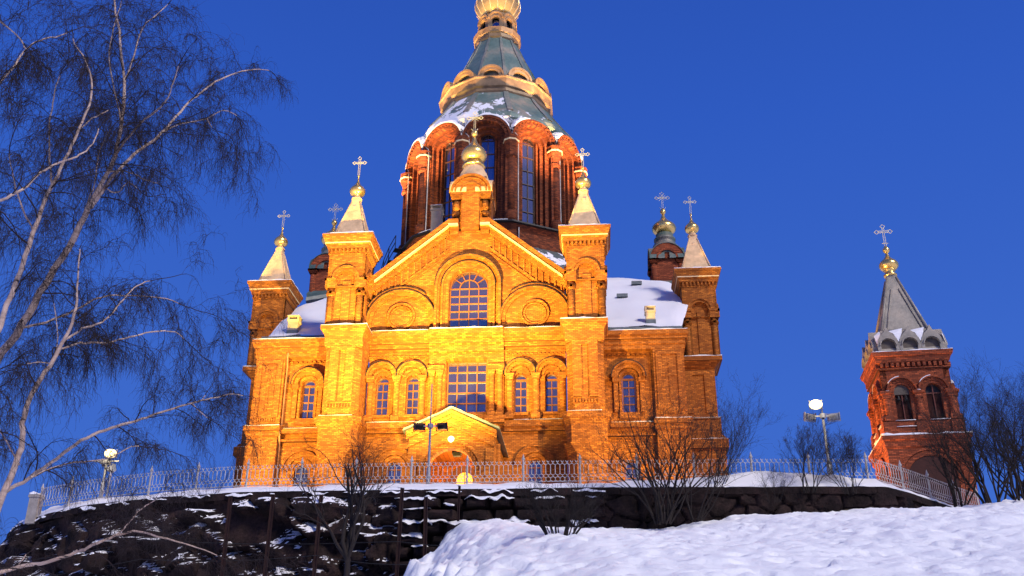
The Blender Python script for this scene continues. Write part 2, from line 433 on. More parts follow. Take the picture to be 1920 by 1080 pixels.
# paired window surrounds
for x in WX:
    for r0,r1,y in ((.42,.6,-.12),(.66,.86,-.28),(.86,.97,-.46)):
        ft.arc_band(x,21.45,r0,r1,y,-.005)
    shade_arc(I4,x,21.45,.97,-.46)
    for k in range(11):
        a=R(12+156*k/10); ft.box(x+.63*math.cos(a)-.03,x+.63*math.cos(a)+.03,-.16,-.08,21.45+.63*math.sin(a)-.03,21.45+.63*math.sin(a)+.03)
    ft.box(x-.5,x+.5,-.2,-.003,18.86,19.03)
for x in (-6.0,-4.34,-2.72,2.72,4.34,6.0):
    colm(ft,x,-.2,18.6,21.48,.2)
for s in(-1,1):
    ft.box(min(s*2.36,s*6.2),max(s*2.36,s*6.2),-.16,-.007,21.37,21.47) if False else None
    ft.box(min(s*2.4,s*GX),max(s*2.4,s*GX),-.34,-.007,18.1,18.5)
    ft.box(min(s*2.4,s*GX),max(s*2.4,s*GX),-.2,-.007,17.85,18.1)
    for i in range(15):
        x=s*(2.6+3.5*i/14)
        if 22.8: ft.arc_band(x,22.78,.07,.125,-.12,-.006,0,180,6)
    # lower round windows with radiating arches
    cx=s*4.25
    for r0,r1,y in ((.5,.72,-.08),(.78,1.12,-.12),(1.12,1.22,-.2)): ft.arc_band(cx,15.75,r0,r1,y,-.004)
# gable raking cornice
def rake(mb,s,d0,d1,y):
    # d: distance above gable line measured vertically
    a=(6.45,27.55);b=(1.35,31.72)
    P=[(s*a[0],a[1]+d0),(s*b[0],b[1]+d0),(s*b[0],b[1]+d1),(s*a[0],a[1]+d1)]
    if s<0: P=P[::-1]
    mb.plate(P,[],y,.6,True)
for s in(-1,1):
    rake(ft,s,.0,.28,-.42);rake(ft,s,.28,.62,-.62)
    rake(ft,s,-.32,0,-.22);rake(ft,s,-1.45,-1.3,-.12);rake(ft,s,-1.75,-1.62,-.08)
    for (x0,x1,z0,z1,y) in ((.72,1.37,32.0,32.34,-.64),(.72,1.35,31.72,32.0,-.44),(.75,1.3,31.35,31.72,-.26)):
        ft.box(min(s*x0,s*x1),max(s*x0,s*x1),y,.6,z0,z1)
    # teeth under the cornice
    for i in range(12):
        t=(i+.5)/12; x=s*(6.2+(1.4-6.2)*t); z=27.7+(31.6-27.7)*t
        ft.box(x-.05,x+.05,-.16,-.003,z-1.25,z-.36)
cb(ft,'front_wall',BRICK)
tr=MB()
for s in (-1,1):
    for d0,d1,y in ((.0,.09,-.66),):
        a=(6.1,27.9);b=(1.35,31.78)
        P=[(s*a[0],a[1]+d0),(s*b[0],b[1]+d0),(s*b[0],b[1]+d1),(s*a[0],a[1]+d1)]
        if s<0:P=P[::-1]
        tr.plate(P,[],y,-.43,True)
    tr.box(min(s*.74,s*1.37),max(s*.74,s*1.37),-.68,-.45,31.86,31.98)
cb(tr,'cornice_trim',TRIM)
window(0,1.25,24.45,27.66,.45,6,4,fan=True,fr=.055)
window(0,1.25,19.15,22.55,.45,5,4,arch=False,fr=.07)
for x in WX: window(x,.39,19.08,21.25,.42,4,2,transom=1)
for x in(-4.25,4.25): window(x,.43,13.2,15.65,.25,4,2)
sn=MB()
sn.snow(-6.1,-2.4,-.71,-.3,24.39,.09); sn.snow(2.4,6.1,-.71,-.35,24.39,.08); sn.snow(-2.3,2.3,-.86,-.02,24.4,.15,seed=3)
sn.snow(-6.1,-2.9,-.33,-.02,18.51,.06); sn.snow(3,6.1,-.33,-.02,18.51,.05)
for s in(-1,1):
    for i in range(5):
        x=random.choice(WX)
# --- piers with their turrets on top
def pier(s):
    cx=s*7.42; m=MB(); m.M=Matrix.Translation((cx,-.95,0))
    # from ground: heavy base, then slimmer chamfered shaft, then ledge
    def octo(h,c,z0,z1,h2=None,c2=None):
        h2=h if h2 is None else h2;c2=c if c2 is None else c2
        def q(h,c,z): return [(-h+c,-h,z),(h-c,-h,z),(h,-h+c,z),(h,h,z),(-h,h,z),(-h,-h+c,z)]
        vs=q(h,c,z0)+q(h2,c2,z1);fs=[(i,(i+1)%6,(i+1)%6+6,i+6) for i in range(6)]+[(5,4,3,2,1,0),(6,7,8,9,10,11)]
        m.add(vs,fs)
    octo(1.15,.55,G0-.5,15.9); octo(1.15,.55,15.9,16.5,1.35,.35); octo(1.2,.3,16.5,17.6)
    octo(1.2,.3,17.6,18.0,1.38,.38); octo(1.42,.3,18.0,18.35)
    octo(1.12,.5,18.35,18.9,1.12,.42)
    octo(1.12,.36,18.9,22.8)
    octo(1.12,.2,22.8,23.0,1.2,.05); octo(1.2,.02,23.0,23.55); octo(1.2,.02,23.55,23.95,1.4,.02); octo(1.45,.02,23.95,24.2)
    # sunk panel on the front: drawn as two raised lesenes and a head
    for a,b_ in ((-.75,-.22),(.22,.75)): m.box(a,b_,-1.22,-1.11,19.3,22.6)
    m.box(-.75,.75,-1.22,-1.11,22.6,22.9)
    for k in range(9): m.box(-.72+.18*k-.05,-.72+.18*k+.05,-1.2,-1.11,18.95,19.15)
    return m
for s in(-1,1):
    cb(pier(s),'pier',BRICK)
    cx=s*7.42
    sn.snow(cx-1.45,cx+1.45,-2.4,-2.1,24.2,.14,seed=s); sn.snow(cx-1.45,cx-1.2,-2.1,.3,24.2,.1);sn.snow(cx+1.2,cx+1.45,-2.1,.3,24.2,.1)
    sn.snow(cx-1.1,cx+.9,-2.37,-2.1,18.36,.07)
def cross(mb,z,h,w,b=.028,rays=False,y=0):
    "outlined orthodox cross with trefoil ends"
    g=.055
    for d in(-g,g):
        mb.box(d-b*.5,d+b*.5,y-b,y+b,z,z+h*.88)
    zc=z+h*.68
    for d in(-g,g): mb.box(-w*.38,w*.38,y-b,y+b,zc+d-b*.5,zc+d+b*.5)
    def dia(cx,cz,r):
        q=[(cx+r,cz),(cx,cz+r),(cx-r,cz),(cx,cz-r)]
        for i in range(4):
            a=q[i];c=q[(i+1)%4]; mb.bar((a[0],y,a[1]),(c[0],y,c[1]),b*.8)
    r=w*.15
    dia(-w*.42,zc,r);dia(w*.42,zc,r);dia(0,z+h*.92,r); 
    for a,c in ((-w*.5,0),(w*.5,0)): mb.bar((a,y,zc-.05),(a,y,zc+.05),b)
    if rays:
        for a in (45,135,225,315): mb.bar((0,y,zc),(w*.33*math.cos(R(a)),y,zc+w*.33*math.sin(R(a))),b*.7)
        pts=[(w*.22*math.cos(R(a)),y,z+h*.16+w*.2*math.sin(R(a))) for a in range(190,360,17)]
        mb.tube(pts,b*.9,4)
ONION=[(.45,0),(.5,.05),(.42,.12),(.62,.2),(.85,.38),(.98,.62),(1.0,.85),(.94,1.08),(.78,1.32),(.55,1.55),(.36,1.78),(.22,2.05),(.14,2.35),(.1,2.6)]
def turret(cx,cy,zb,zc,name='turret'):
    """square corner turret; zb base, zc cornice top. part 'turret' > spire, onion_dome, cross, snow"""
    T=Matrix.Translation((cx,cy,0)); m=MB(); 
    h=1.02
    m.M=T; m.loft([(h,zb),(h,zc-.9)],4)
    for k in range(4):
        m.M=T@Matrix.Rotation(k*PI/2,4,'Z')
        zs=zc-3.05 # arch spring
        m.plate([(-1.2,zs-.55),(1.2,zs-.55),(1.2,zc-.95),(-1.2,zc-.95)],[archpts(0,.55,zs-.5,zs)],-1.2,-1.0)
        m.arc_band(0,zs,.57,.74,-1.28,-1.2); m.arc_band(0,zs,.74,.88,-1.36,-1.2)
        for s in(-1,1):
            x0,x1=(-1.34,-.6) if s<0 else (.6,1.34)
            m.box(x0,x1,-1.34,-1.198,zs-.14,zs+.02); m.box(x0+.05,x1-.02,-1.28,-1.19,zs-.62,zs-.14)
            # engaged round shaft + inner strip
            m.M=T@Matrix.Rotation(k*PI/2,4,'Z')
            m.loft([(.27,zb+.25),(.27,zs-.55)],12,s*.93,-.93,smooth=True,cap0=False)
            m.loft([(.34,zb),(.34,zb+.18),(.29,zb+.26)],12,s*.93,-.93,smooth=True)
            m.loft([(.27,zs-1.15),(.33,zs-1.0),(.33,zs-.85),(.28,zs-.78)],12,s*.93,-.93,smooth=True)
        m.box(-.22,.3,-1.1,-1.01,zb+.3,zs-.1)
        m.box(-1.22,1.22,-1.24,-1.0,zc-1.32,zc-1.24)
        for i in range(9):
            x=-1.06+2.12*i/8; m.box(x-.06,x+.06,-1.32,-1.18,zc-1.2,zc-.92)
    m.M=T
    m.loft([(1.34,zc-.92),(1.36,zc-.72),(1.42,zc-.7),(1.6,zc-.2),(1.64,zc-.18),(1.66,zc)],4)
    t=m.build(name,BRICK,CATH,CO)
    q=MB();q.M=T
    for k in range(4):
        q.M=T@Matrix.Rotation(k*PI/2,4,'Z'); q.box(-1.46,1.46,-1.475,-1.40,zc-.62,zc-.53)
    q.build('cornice_trim',TRIM,t,CO)
    sp=MB();sp.M=T
    sp.loft([(1.12,zc+.03),(1.08,zc+.3)],4)
    sp.loft([(1.0,zc+.3),(.27,zc+3.05),(.27,zc+3.3)],4)
    for k in range(4): # raised hip rolls and a little hatch
        a=PI/4+k*PI/2; c,s_=math.cos(a),math.sin(a)
        sp.tube([(1.0*1.414*c,1.0*1.414*s_,zc+.32),(.27*1.414*c,.27*1.414*s_,zc+3.05)],[.07,.05],5)
        sp.M=T@Matrix.Rotation(k*PI/2,4,'Z'); sp.box(-.1,.1,-.46,-.3,zc+2.35,zc+2.62); sp.M=T
    sp.loft([(.36,zc+3.3),(.36,zc+3.4),(.28,zc+3.45)],12,smooth=True); sp.loft([(.25,zc+3.45),(.25,zc+3.6)],12,smooth=True)
    sp.build('spire',SPIRE,t,CO)
    o=MB();o.M=T; s=.53;z0=zc+3.55
    o.loft([(r*s,z0+z*s) for r,z in ONION],20,smooth=True); o.loft([(.05,z0+2.5*s),(.05,z0+3.2*s)],8,smooth=True)
    o.loft([(.02,z0+2.9*s),(.1,z0+3.05*s),(.02,z0+3.2*s)],8,smooth=True)
    o.build('onion_dome',GOLD,t,CO)
    c=MB();c.M=T; cross(c,z0+3.15*s,1.5,.85); c.build('cross',GILT,t,CO)
    w=MB();w.M=T
    for k in range(4):
        w.M=T@Matrix.Rotation(k*PI/2,4,'Z'); w.snow(-1.62,1.62,-1.64,-.9,zc+.003,.17,.2,seed=k+cx); w.snow(-.8,.6,-1.05,-.82,zc+.2,.22,.14,seed=k+cx)
    w.build('snow',SNOW,t,CO)
    return t
for s in(-1,1):
    turret(s*7.6,-.84,24.22,30.55); turret(s*15.5,7.95,24.8,31.5)
# --- side wings
for s in(-1,1):
    wg=MB()
    cx=s*10.05
    X0,X1=(8.3,13.45)
    P=[(s*X0,G0-.5),(s*X1,G0-.5),(s*X1,23.9),(s*X0,23.9)]
    if s<0:P=P[::-1]
    wg.plate(P,[archpts(cx,.42,19.0,21.2),archpts(cx,.45,13.2,15.6)],.3,.8)
    # corner pilaster
    def bx(a,b_,y0,y1,z0,z1): wg.box(min(s*a,s*b_),max(s*a,s*b_),y0,y1,z0,z1)
    bx(11.6,13.5,-.08,.31,18.45,23.0)
    bx(11.6,13.55,-.2,.31,G0-.5,17.8); bx(11.45,13.75,-.42,.31,18.12,18.42); bx(11.5,13.65,-.3,.31,17.8,18.12)
    bx(8.6,11.5,-.1,.31,18.0,18.3); bx(8.6,11.5,.0,.31,17.5,17.62)
    bx(11.75,12.1,-.16,-.07,19.0,22.6); bx(13.05,13.4,-.16,-.07,19.0,22.6); bx(11.75,13.4,-.16,-.07,22.6,22.8)
    for k in range(9): bx(11.95+.15*k-.05,11.95+.15*k+.03,-.15,-.07,18.75,18.95)
    # raised brick cross on the pilaster
    for (a,b_,z0,z1) in ((12.5,12.62,19.4,22.1),(12.1,12.5,21.2,21.32),(12.62,13.0,21.2,21.32)): bx(a,b_,-.13,-.075,z0,z1)
    for z0,z1,y in ((23.85,24.15,-.42),(23.6,23.85,-.3),(23.3,23.6,-.18),(23.0,23.3,-.1)):
        bx(8.3,13.5-y*.8,y,.32,z0,z1)
        wg.box(min(s*13.44,s*(13.5-y*.8)),max(s*13.44,s*(13.5-y*.8)),.32,6.6,z0,z1)
    # side wall of the wing
    wg.box(min(s*13.0,s*13.449),max(s*13.0,s*13.449),.8,6.9,G0-.5,23.9)
    wg.box(min(s*13.4,s*13.75),max(s*13.4,s*13.75),.31,6.6,18.12,18.42)
    for r0,r1,y in ((.45,.62,.2),(.66,.92,.0),(.92,1.04,-.16)): wg.arc_band(cx,21.2,r0,r1,y,.302)
    shade_arc(Matrix.Translation((0,.3,0)),cx,21.2,1.04,-.46)
    for a in(-1,1): 
        wg.box(cx+a*.80-.13,cx+a*.80+.13,.1,.302,19.0,20.95); wg.box(cx+a*.80-.2,cx+a*.80+.2,.02,.302,20.95,21.2); wg.box(cx+a*.53-.07,cx+a*.53+.07,.2,.302,19.0,21.2)
    wg.box(cx-.62,cx+.62,.1,.302,18.6,18.98)
    for i in range(9):
        x=s*(8.9+.3*i); wg.arc_band(x,22.68,.07,.12,.18,.301,0,180,6)
    for r0,r1,y in ((.5,.72,.22),(.78,1.12,.2),(1.12,1.22,.1)): wg.arc_band(cx,15.75,r0,r1,y,.302)
    window(cx,.4,19.05,21.2,.55,4,2,transom=1); window(cx,.43,13.2,15.6,.55,4,2)
    sn.snow(min(s*8.9,s*13.8),max(s*8.9,s*13.8),-.4,.4,24.16,.12,seed=s*2)
    sn.snow(min(s*11.5,s*13.7),max(s*11.5,s*13.7),-.41,-.1,18.43,.09); sn.snow(min(s*8.9,s*11.4),max(s*8.9,s*11.4),-.08,.28,18.31,.07)
    sn.snow(min(s*11.6,s*13.6),max(s*11.6,s*13.6),-.3,-.21,18.125,.03)
    # transept corner block carrying the outer turret
    def loftb(h0,z0,h1,z1,c=(15.0,7.9)):
        wg.loft([(h0,z0),(h1,z1)],4,s*c[0],c[1])
    loftb(1.45,G0-.5,1.45,18.4);loftb(1.65,18.4,1.65,19.0);loftb(1.55,19.0,1.4,19.3); loftb(1.3,19.3,1.3,20.2)
    loftb(1.15,20.2,1.15,24.1); loftb(1.2,24.1,1.55,24.5); loftb(1.68,24.5,1.68,24.8)
    loftb(1.3,20.2,1.3,20.5)
    wg.box(s*15.0-.85,s*15.0-.4,6.66,6.76,20.9,23.6);wg.box(s*15.0+.4,s*15.0+.85,6.66,6.76,20.9,23.6);wg.box(s*15.0-.85,s*15.0+.85,6.66,6.76,23.6,23.9)
    sn.snow(s*15-1.68,s*15+1.68,6.22,6.75,24.81,.16,seed=5); sn.snow(s*15-1.68,s*15+1.68,6.75,9.3,24.81,.12,seed=9)
    sn.snow(s*15-1.3,s*15+1.3,6.45,6.72,20.52,.05); sn.snow(s*15-1.6,s*15+1.6,6.26,6.5,19.01,.06)
    wg.box(min(s*13.46,s*14.4),max(s*13.46,s*14.4),8.6,15,G0-.5,24.3)
    cb(wg,'wing_wall',BRICK)
# downpipe on left wing, gutters
pp=MB()
pp.tube([(-11.45,-.06,23.8),(-11.5,-.1,23.0),(-11.52,.12,22.4),(-11.52,.14,18.6),(-11.52,-.2,18.3),(-11.5,-.2,17.9),(-11.52,.12,17.3),(-11.52,.12,11.5)],.07,8)
cb(pp,'downpipe',simple('brown downpipe',(.3,.13,.05),.5))
# --- roofs
def poly(mb,pts,thick=.25):
    n=len(pts);vs=list(pts)+[(x,y,z-thick) for x,y,z in pts]
    mb.add(vs,[tuple(range(n)),tuple(range(n,2*n))[::-1]]+[(i,i+n,(i+1)%n+n,(i+1)%n) for i in range(n)])
def roofgrid(mb,s,xin,outl,y0,y1,f,n=40,amp=.2):
    "snow-laid roof slope between X=xin and an outline X=outl(y)"
    vs=[];fs=[];k=18
    for j in range(n+1):
        y=y0+(y1-y0)*j/n; xo=outl(y)
        for i in range(k+1):
            x=xin+(xo-xin)*i/k
            z=f(y)+amp*(noise.noise(Vector((x*.5*s,y*.5,3)))+.4*noise.noise(Vector((x*2,y*2,1))))
            if i==k: z-=.25
            vs.append((s*x,y,z))
    W=k+1
    for j in range(n):
        for i in range(k):
            a=j*W+i;q=(a,a+1,a+1+W,a+W); fs.append(q if s>0 else q[::-1])
    mb.add(vs,fs,True)
def interp(tab,y):
    for (a,b_),(c,d) in zip(tab,tab[1:]):
        if y<=c: return b_+(d-b_)*(y-a)/(c-a)
    return tab[-1][1]
fz=lambda y: 24.95+.706*(y-1)
rf=MB();roofgrid(rf,1,5.5,lambda y:interp([(1,13.5),(9,15.2),(13,14.7),(14.3,12.7),(16.3,8.9)],y),1.0,16.2,fz)
cb(rf,'snowy_roof',SNOW);rf=MB()
roofgrid(rf,-1,5.5,lambda y:interp([(1,13.5),(5,13.9),(9.3,14.1),(12.2,12.5),(16.3,9.6)],y),1.0,16.2,fz)
cb(rf,'snowy_roof',SNOW)
ev=MB()
for s in(-1,1):
    ev.box(min(s*8.3,s*13.5),max(s*8.3,s*13.5),.9,1.3,24.1,24.8)
    poly(ev,[(s*5.5,16.2,35.6),(s*8.9,16.3,35.6),(s*14.7,13,33.1),(s*15,22,30),(s*5.5,22,33)][::1 if s<0 else -1],.3)
    ev.box(min(s*8.3,s*13.6),max(s*8.3,s*13.6),.62,.92,24.62,24.76)
    for k in range(2):
        y=9+4*k; x=s*(10.2+1.3*k); ev.box(x-.4,x+.4,y-.3,y+.15,fz(y)-.1,fz(y)+.14)
ev.islands('roof_edge',GREYSH,CATH,CO)
# nave roof behind the front gable
nv=MB()
for s in(-1,1):
    P=[(s*6.4,.6,27.8),(s*1.2,.6,31.95),(s*1.2,9.5,31.95),(s*6.4,9.5,27.8)]
    poly(nv,P if s<0 else P[::-1],.3)
poly(nv,[(-1.2,.6,31.95),(1.2,.6,31.95),(1.2,9.5,31.95),(-1.2,9.5,31.95)],.3)
cb(nv,'nave_roof',GREYSH)
# --- central cupola on the gable
cu=MB();CT=Matrix.Translation((0,1.25,0));cu.M=CT
cu.loft([(1.02,31.6),(1.02,36.0)],4)
for k in range(4):
    cu.M=CT@Matrix.Rotation(k*PI/2,4,'Z')
    cu.plate([(-1.36,34.62),(1.36,34.62)]+[(1.36*math.cos(PI*i/16),34.62+1.36*math.sin(PI*i/16)) for i in range(17)],[],-1.36,-1.0)
    cu.arc_band(0,34.66,.62,.74,-1.42,-1.35);cu.arc_band(0,34.66,1.0,1.12,-1.42,-1.35);cu.arc_band(0,34.66,1.2,1.37,-1.47,-1.35)
    for s in(-1,1):
        cu.M=CT@Matrix.Rotation(k*PI/2,4,'Z')
        cu.loft([(.42,34.62),(.42,34.45),(.3,34.1)][::-1],4,s*.98,-.98)
        cu.loft([(.27,33.2),(.27,34.1)],12,s*.98,-.98,smooth=True)
        cu.loft([(.15,32.9),(.3,33.05),(.3,33.2)],10,s*.98,-.98,smooth=True)
    cu.box(-.6,.6,-1.345,-1.0,31.7,34.6)
cup=cb(cu,'cupola',BRICK)
cr=MB();cr.M=CT
for k in range(4):
    cr.M=CT@Matrix.Rotation(k*PI/2,4,'Z')
    cr.arc_band(0,34.64,1.38,1.42,-1.44,-.3)
cr.M=CT
cr.loft([(1.25,35.5),(1.15,36.1),(.95,36.7),(.72,37.15),(.7,37.35)],16,smooth=True,cap0=False)
cr.build('roof',SPIRE,cup,CO)
on=MB();on.M=CT
on.loft([(.8,37.3),(.82,37.4),(.72,37.5),(.72,37.62)],20,smooth=True)
on.loft([(r*.9,37.6+z*.9) for r,z in ONION],28,smooth=True)
on.loft([(.08,39.9),(.2,40.0),(.24,40.15),(.2,40.3),(.06,40.4)],14,smooth=True)
on.build('onion_dome',GOLD,cup,CO)
cc=MB();cc.M=CT;cross(cc,40.35,1.65,1.05,rays=True);cc.build('cross',GILT,cup,CO)
# --- rear corner cupolas
for s in(-1,1):
    T=Matrix.Translation((s*14.3,17.9,0));m=MB();m.M=T
    m.loft([(1.22,33.5),(1.22,38.0)],4)
    for k in range(4):
        m.M=T@Matrix.Rotation(k*PI/2,4,'Z')
        m.plate([(-1.4,37.3),(1.4,37.3)]+[(1.4*math.cos(PI*i/14),37.3+1.4*math.sin(PI*i/14)) for i in range(15)],[archpts(0,.5,37.301,37.6)],-1.4,-1.1)
        m.arc_band(0,37.3,.75,.9,-1.46,-1.4)
        for q in(-1,1): m.loft([(.3,36.9),(.42,37.15),(.42,37.3)],4,q*1.1,-1.1);m.loft([(.26,34.5),(.26,36.9)],10,q*1.1,-1.1,smooth=True)
    c=cb(m,'rear_cupola',BRICKB)
    r=MB();r.M=T
    for k in range(4): r.M=T@Matrix.Rotation(k*PI/2,4,'Z');r.arc_band(0,37.3,1.41,1.46,-1.47,-.2)
    r.M=T;r.loft([(1.35,37.9),(1.25,38.5),(1.0,39.1),(.78,39.5),(.92,39.55),(.92,39.7),(.74,39.8),(.74,40.15)],16,smooth=True,cap0=False)
    r.build('roof',PATINA,c,CO);r=MB();r.M=T;r.loft([(1.3,33.6),(1.45,35.0),(1.3,35.3)],4);r.build('base_sheet',PATINA,c,CO)
    o=MB();o.M=T;o.loft([(rr*1.03,40.1+z*.8) for rr,z in ONION],24,smooth=True);o.loft([(.08,42.1),(.24,42.3),(.26,42.45),(.1,42.7)],12,smooth=True)
    o.build('onion_dome',GOLD,c,CO)
    o=MB();o.M=T;cross(o,42.6,1.7,1.15,rays=True);o.build('cross',GILT,c,CO)
# --- great drum, twelve sides
DX,DY=0,16.4
DR=Matrix.Translation((DX,DY,0))@Matrix.Diagonal((.945,.945,1,1))
dr=MB();dr.M=DR
dr.loft([(6.4,30),(6.4,44)],12)
dr.loft([(8.0,31.5),(8.0,36.4),(8.3,36.85)],12)
win=[]
for k in range(12):
    dr.M=DR@Matrix.Rotation(k*PI/6,4,'Z')
    zs=44.8
    for i,(hw,ap,ap2,ro) in enumerate(((1.6,7.9,7.5,2.08),(1.22,7.5,7.15,1.75),(.9,7.15,6.85,1.45))):
        w2=ap2*math.tan(PI/12)
        wo=min(ap*math.tan(PI/12),2.08) 
        outer=[(-wo,37.0),(wo,37.0),(wo,zs)]+[(wo*math.cos(PI*j/18),zs+wo*math.sin(PI*j/18)) for j in range(1,18)]+[(-wo,zs)]
        dr.plate(outer,[archpts(0,hw,37.3,zs+.0,18)],-ap,-ap2)
    w2=6.85*math.tan(PI/12)
    dr.plate([(-w2,37),(w2,37),(w2,46.3),(-w2,46.3)],[archpts(0,.62,37.7,45.2,14)],-6.85,-6.4)
    dr.arc_band(0,45.2,.64,.78,-6.95,-6.85)
    for q in(-1,1): dr.box(min(q*.64,q*.78),max(q*.64,q*.78),-6.95,-6.85,38,45.2)
    dr.arc_band(0,zs,1.9,2.07,-8.0,-7.9)
    # corbel teeth under the rim
    for j in range(15):
        a=R(6+168*j/14); dr.box(1.8*math.cos(a)-.05,1.8*math.cos(a)+.05,-8.0,-7.9,zs+1.8*math.sin(a)-.05,zs+1.8*math.sin(a)+.05)
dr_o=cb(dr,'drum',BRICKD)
dp=MB()
for k in range(12):
    M=DR@Matrix.Rotation(k*PI/6+PI/12,4,'Z'); m=MB();m.M=M; y=-8.0
    m.loft([(.52,37.0),(.52,37.9),(.42,38.1)],10,0,y,smooth=True)
    m.loft([(.32,38.1),(.32,42.9)],12,0,y,smooth=True)
    m.loft([(.32,42.9),(.46,43.0),(.46,43.2),(.35,43.3),(.4,43.7),(.6,44.15),(.6,44.6),(.64,44.8)],8,0,y)
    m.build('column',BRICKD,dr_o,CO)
    dp.M=M; dp.tube([(-.1,-8.2,45.7),(.55,-8.0,45.0),(.62,-7.95,44.3),(.62,-7.95,37.0),(.62,-8.3,36.6),(.62,-8.2,35.2)],.055,6)
    M2=DR@Matrix.Rotation(k*PI/6,4,'Z')
    if k in(0,1,2,3,9,10,11): window(0,.6,37.7,45.2,-6.62,6,2,glass=GLASSD,M=M2,mat=simple('dark brown frame',(.05,.02,.014),.5) if k==0 else bpy.data.materials['dark brown frame'],fr=.06)
cb(dp,'rainwater_pipe',PIPE,CATH)
gl=MB();gl.M=DR
gl.loft([(7.4,36.8),(8.55,36.88),(8.55,37.0),(7.4,37.02)],12)
gl_o=cb(gl,'gallery',DARK)
sk=MB();sk.M=DR
sk.loft([(11.5,31.0),(8.9,34.6),(8.0,35.3)],12,cap0=False)
cb(sk,'drum_roof_skirt',SKIRT)
for k in range(12):
    sn.M=DR@Matrix.Rotation(k*PI/6,4,'Z'); 
    if k%3!=1: sn.snow(-1.7,1.9,-8.53,-8.1,37.02,.12,seed=k)
sn.M=I4
# tent roof
te=MB();te.M=DR;ribs=[]
te.loft([(6.9,46.8),(7.5,47.0),(7.4,47.4),(7.2,47.8),(6.35,48.95),(5.55,50.1),(4.95,51.1)],12)
te.loft([(4.75,52.5),(4.3,53.6),(3.55,55.4),(2.8,57.0),(1.95,59.1)],12)
for k in range(12):
    te.M=DR@Matrix.Rotation(k*PI/6,4,'Z')
    # half-barrel sheet behind each arch
    n=12;vs=[]
    for y,r in((-7.95,2.12),(-6.2,1.75)):
        for i in range(n+1):
            a=PI*i/n; vs.append((r*math.cos(a),y,44.8+r*math.sin(a)+(0.0 if y<-7 else .2)))
    te.add(vs,[(i,i+1,i+n+2,i+n+1)[::-1] for i in range(n)],True)
    te2=MB();te2.M=DR@Matrix.Rotation(k*PI/6+PI/12,4,'Z'); kk=1/math.cos(PI/12);ribs.append(te2)
    for P in ([(7.2,47.8),(6.35,48.95),(5.55,50.1),(4.95,51.1)],[(4.75,52.5),(4.3,53.6),(3.55,55.4),(2.8,57.0),(1.95,59.1)]):
        for (a,b_),(c,d) in zip(P,P[1:]):
            w0,w1=(.26,.22) if b_<51.5 else (.15,.11)
            te2.add([(x,-r*kk-o,z) for (r,z,w) in ((a,b_,w0),(c,d,w1)) for o in(.07,) for x in(-w,w)]+[(x*1.0,-r*kk+.15,z) for (r,z,w) in ((a,b_,w0),(c,d,w1)) for x in(-w,w)],
               [(0,1,3,2),(0,2,6,4),(1,5,7,3)])
te_o=cb(te,'tent_roof',PATINAS)
RIBM=roofmat('ridge sheet',(.15,.19,.17),(.22,.23,.2),(.34,.29,.23),None)
for te2 in ribs: te2.islands('ridge_rib',RIBM,te_o,CO)
for k in range(12):
    q=MB();q.M=DR@Matrix.Rotation(k*PI/6,4,'Z');a0=(25,100,120,60,10,0,0,0,0,20,15,20)[k];a1=(155,152,150,150,150,150,150,150,150,150,140,150)[k]
    n=16;P=[]
    for y in(-8.02,-7.6,-7.0):
        for i in range(n+1):
            a=R(a0+(a1-a0)*i/n);e=math.sin(PI*i/n)**.5; r=2.11+e*(.15+.06*math.sin(i*1.7+k))*(1 if y<-7.8 else 1.5)
            P.append((r*math.cos(a),y,44.8+r*math.sin(a)+(0 if y<-7.8 else .12)))
    for i in range(n+1):
        a=R(a0+(a1-a0)*i/n);P.append((2.09*math.cos(a),-8.02,44.8+2.09*math.sin(a)))
    f=[];W=n+1
    for j in range(2):
        for i in range(n): f.append((j*W+i,j*W+i+1,(j+1)*W+i+1,(j+1)*W+i)[::-1])
    for i in range(n): f.append((3*W+i,3*W+i+1,i+1,i)[::-1])
    q.add(P,f,True);q.build('snow',SNOW,te_o,CO)
    q=MB();q.M=DR@Matrix.Rotation(k*PI/6+PI/12,4,'Z');q.loft([(.605,44.3),(.65,44.32),(.65,44.42),(.605,44.44)],8,0,-8.0,cap0=False,cap1=False);q.build('capital_trim',TRIM,dr_o,CO)
co=MB();co.M=DR
co.loft([(4.7,51.0),(4.95,51.3),(4.95,51.6),(5.12,51.7),(5.2,52.4),(5.3,52.5),(5.3,52.6),(4.6,52.65)],12)
for k in range(12):
    co.M=DR@Matrix.Rotation(k*PI/6,4,'Z')
    co.arc_band(0,52.62,.72,1.12,-5.15,-4.5,0,180,14);co.arc_band(0,52.62,1.02,1.2,-5.22,-4.2,0,180,14)
co_o=co.build('cornice',CORN,te_o,CO)
co=MB();co.M=DR;co.loft([(1.95,59.0),(2.12,59.15),(2.12,59.5),(2.25,59.6),(2.3,60.1),(1.9,60.2)],12);co.build('cornice',CORN,te_o,CO)
kb=MB()
for k in range(12):
    kb.M=DR@Matrix.Rotation(k*PI/6,4,'Z'); kb.plate(archpts(0,.74,52.6,52.62),[],-4.7,-4.4)
kb.islands('blind_arch',PATINA,te_o,CO)
la=MB();la.M=DR
la.loft([(1.35,60.1),(1.35,62.3)],8)
for k in range(8):
    la.M=DR@Matrix.Rotation(k*PI/4,4,'Z')
    la.plate([(-.74,60.15),(.74,60.15),(.74,61.9)]+[(.74*math.cos(PI*j/12),61.4+.9*math.sin(PI*j/12)) for j in range(2,11)]+[(-.74,61.9)],[archpts(0,.36,60.25,61.2)],-1.82,-1.5)
    la.arc_band(0,61.22,.38,.5,-1.88,-1.82);la.arc_band(0,61.4,.6,.74,-1.9,-1.8)
la.M=DR;la.loft([(1.7,62.1),(1.6,62.3),(1.3,62.5)],16,smooth=True)
la_o=cb(la,'lantern',CORN)
gw=MB();gw.M=DR
gw.loft([(1.38,60.2),(1.38,61.6)],8); gw.build('pane',GLASSD,la_o,CO)
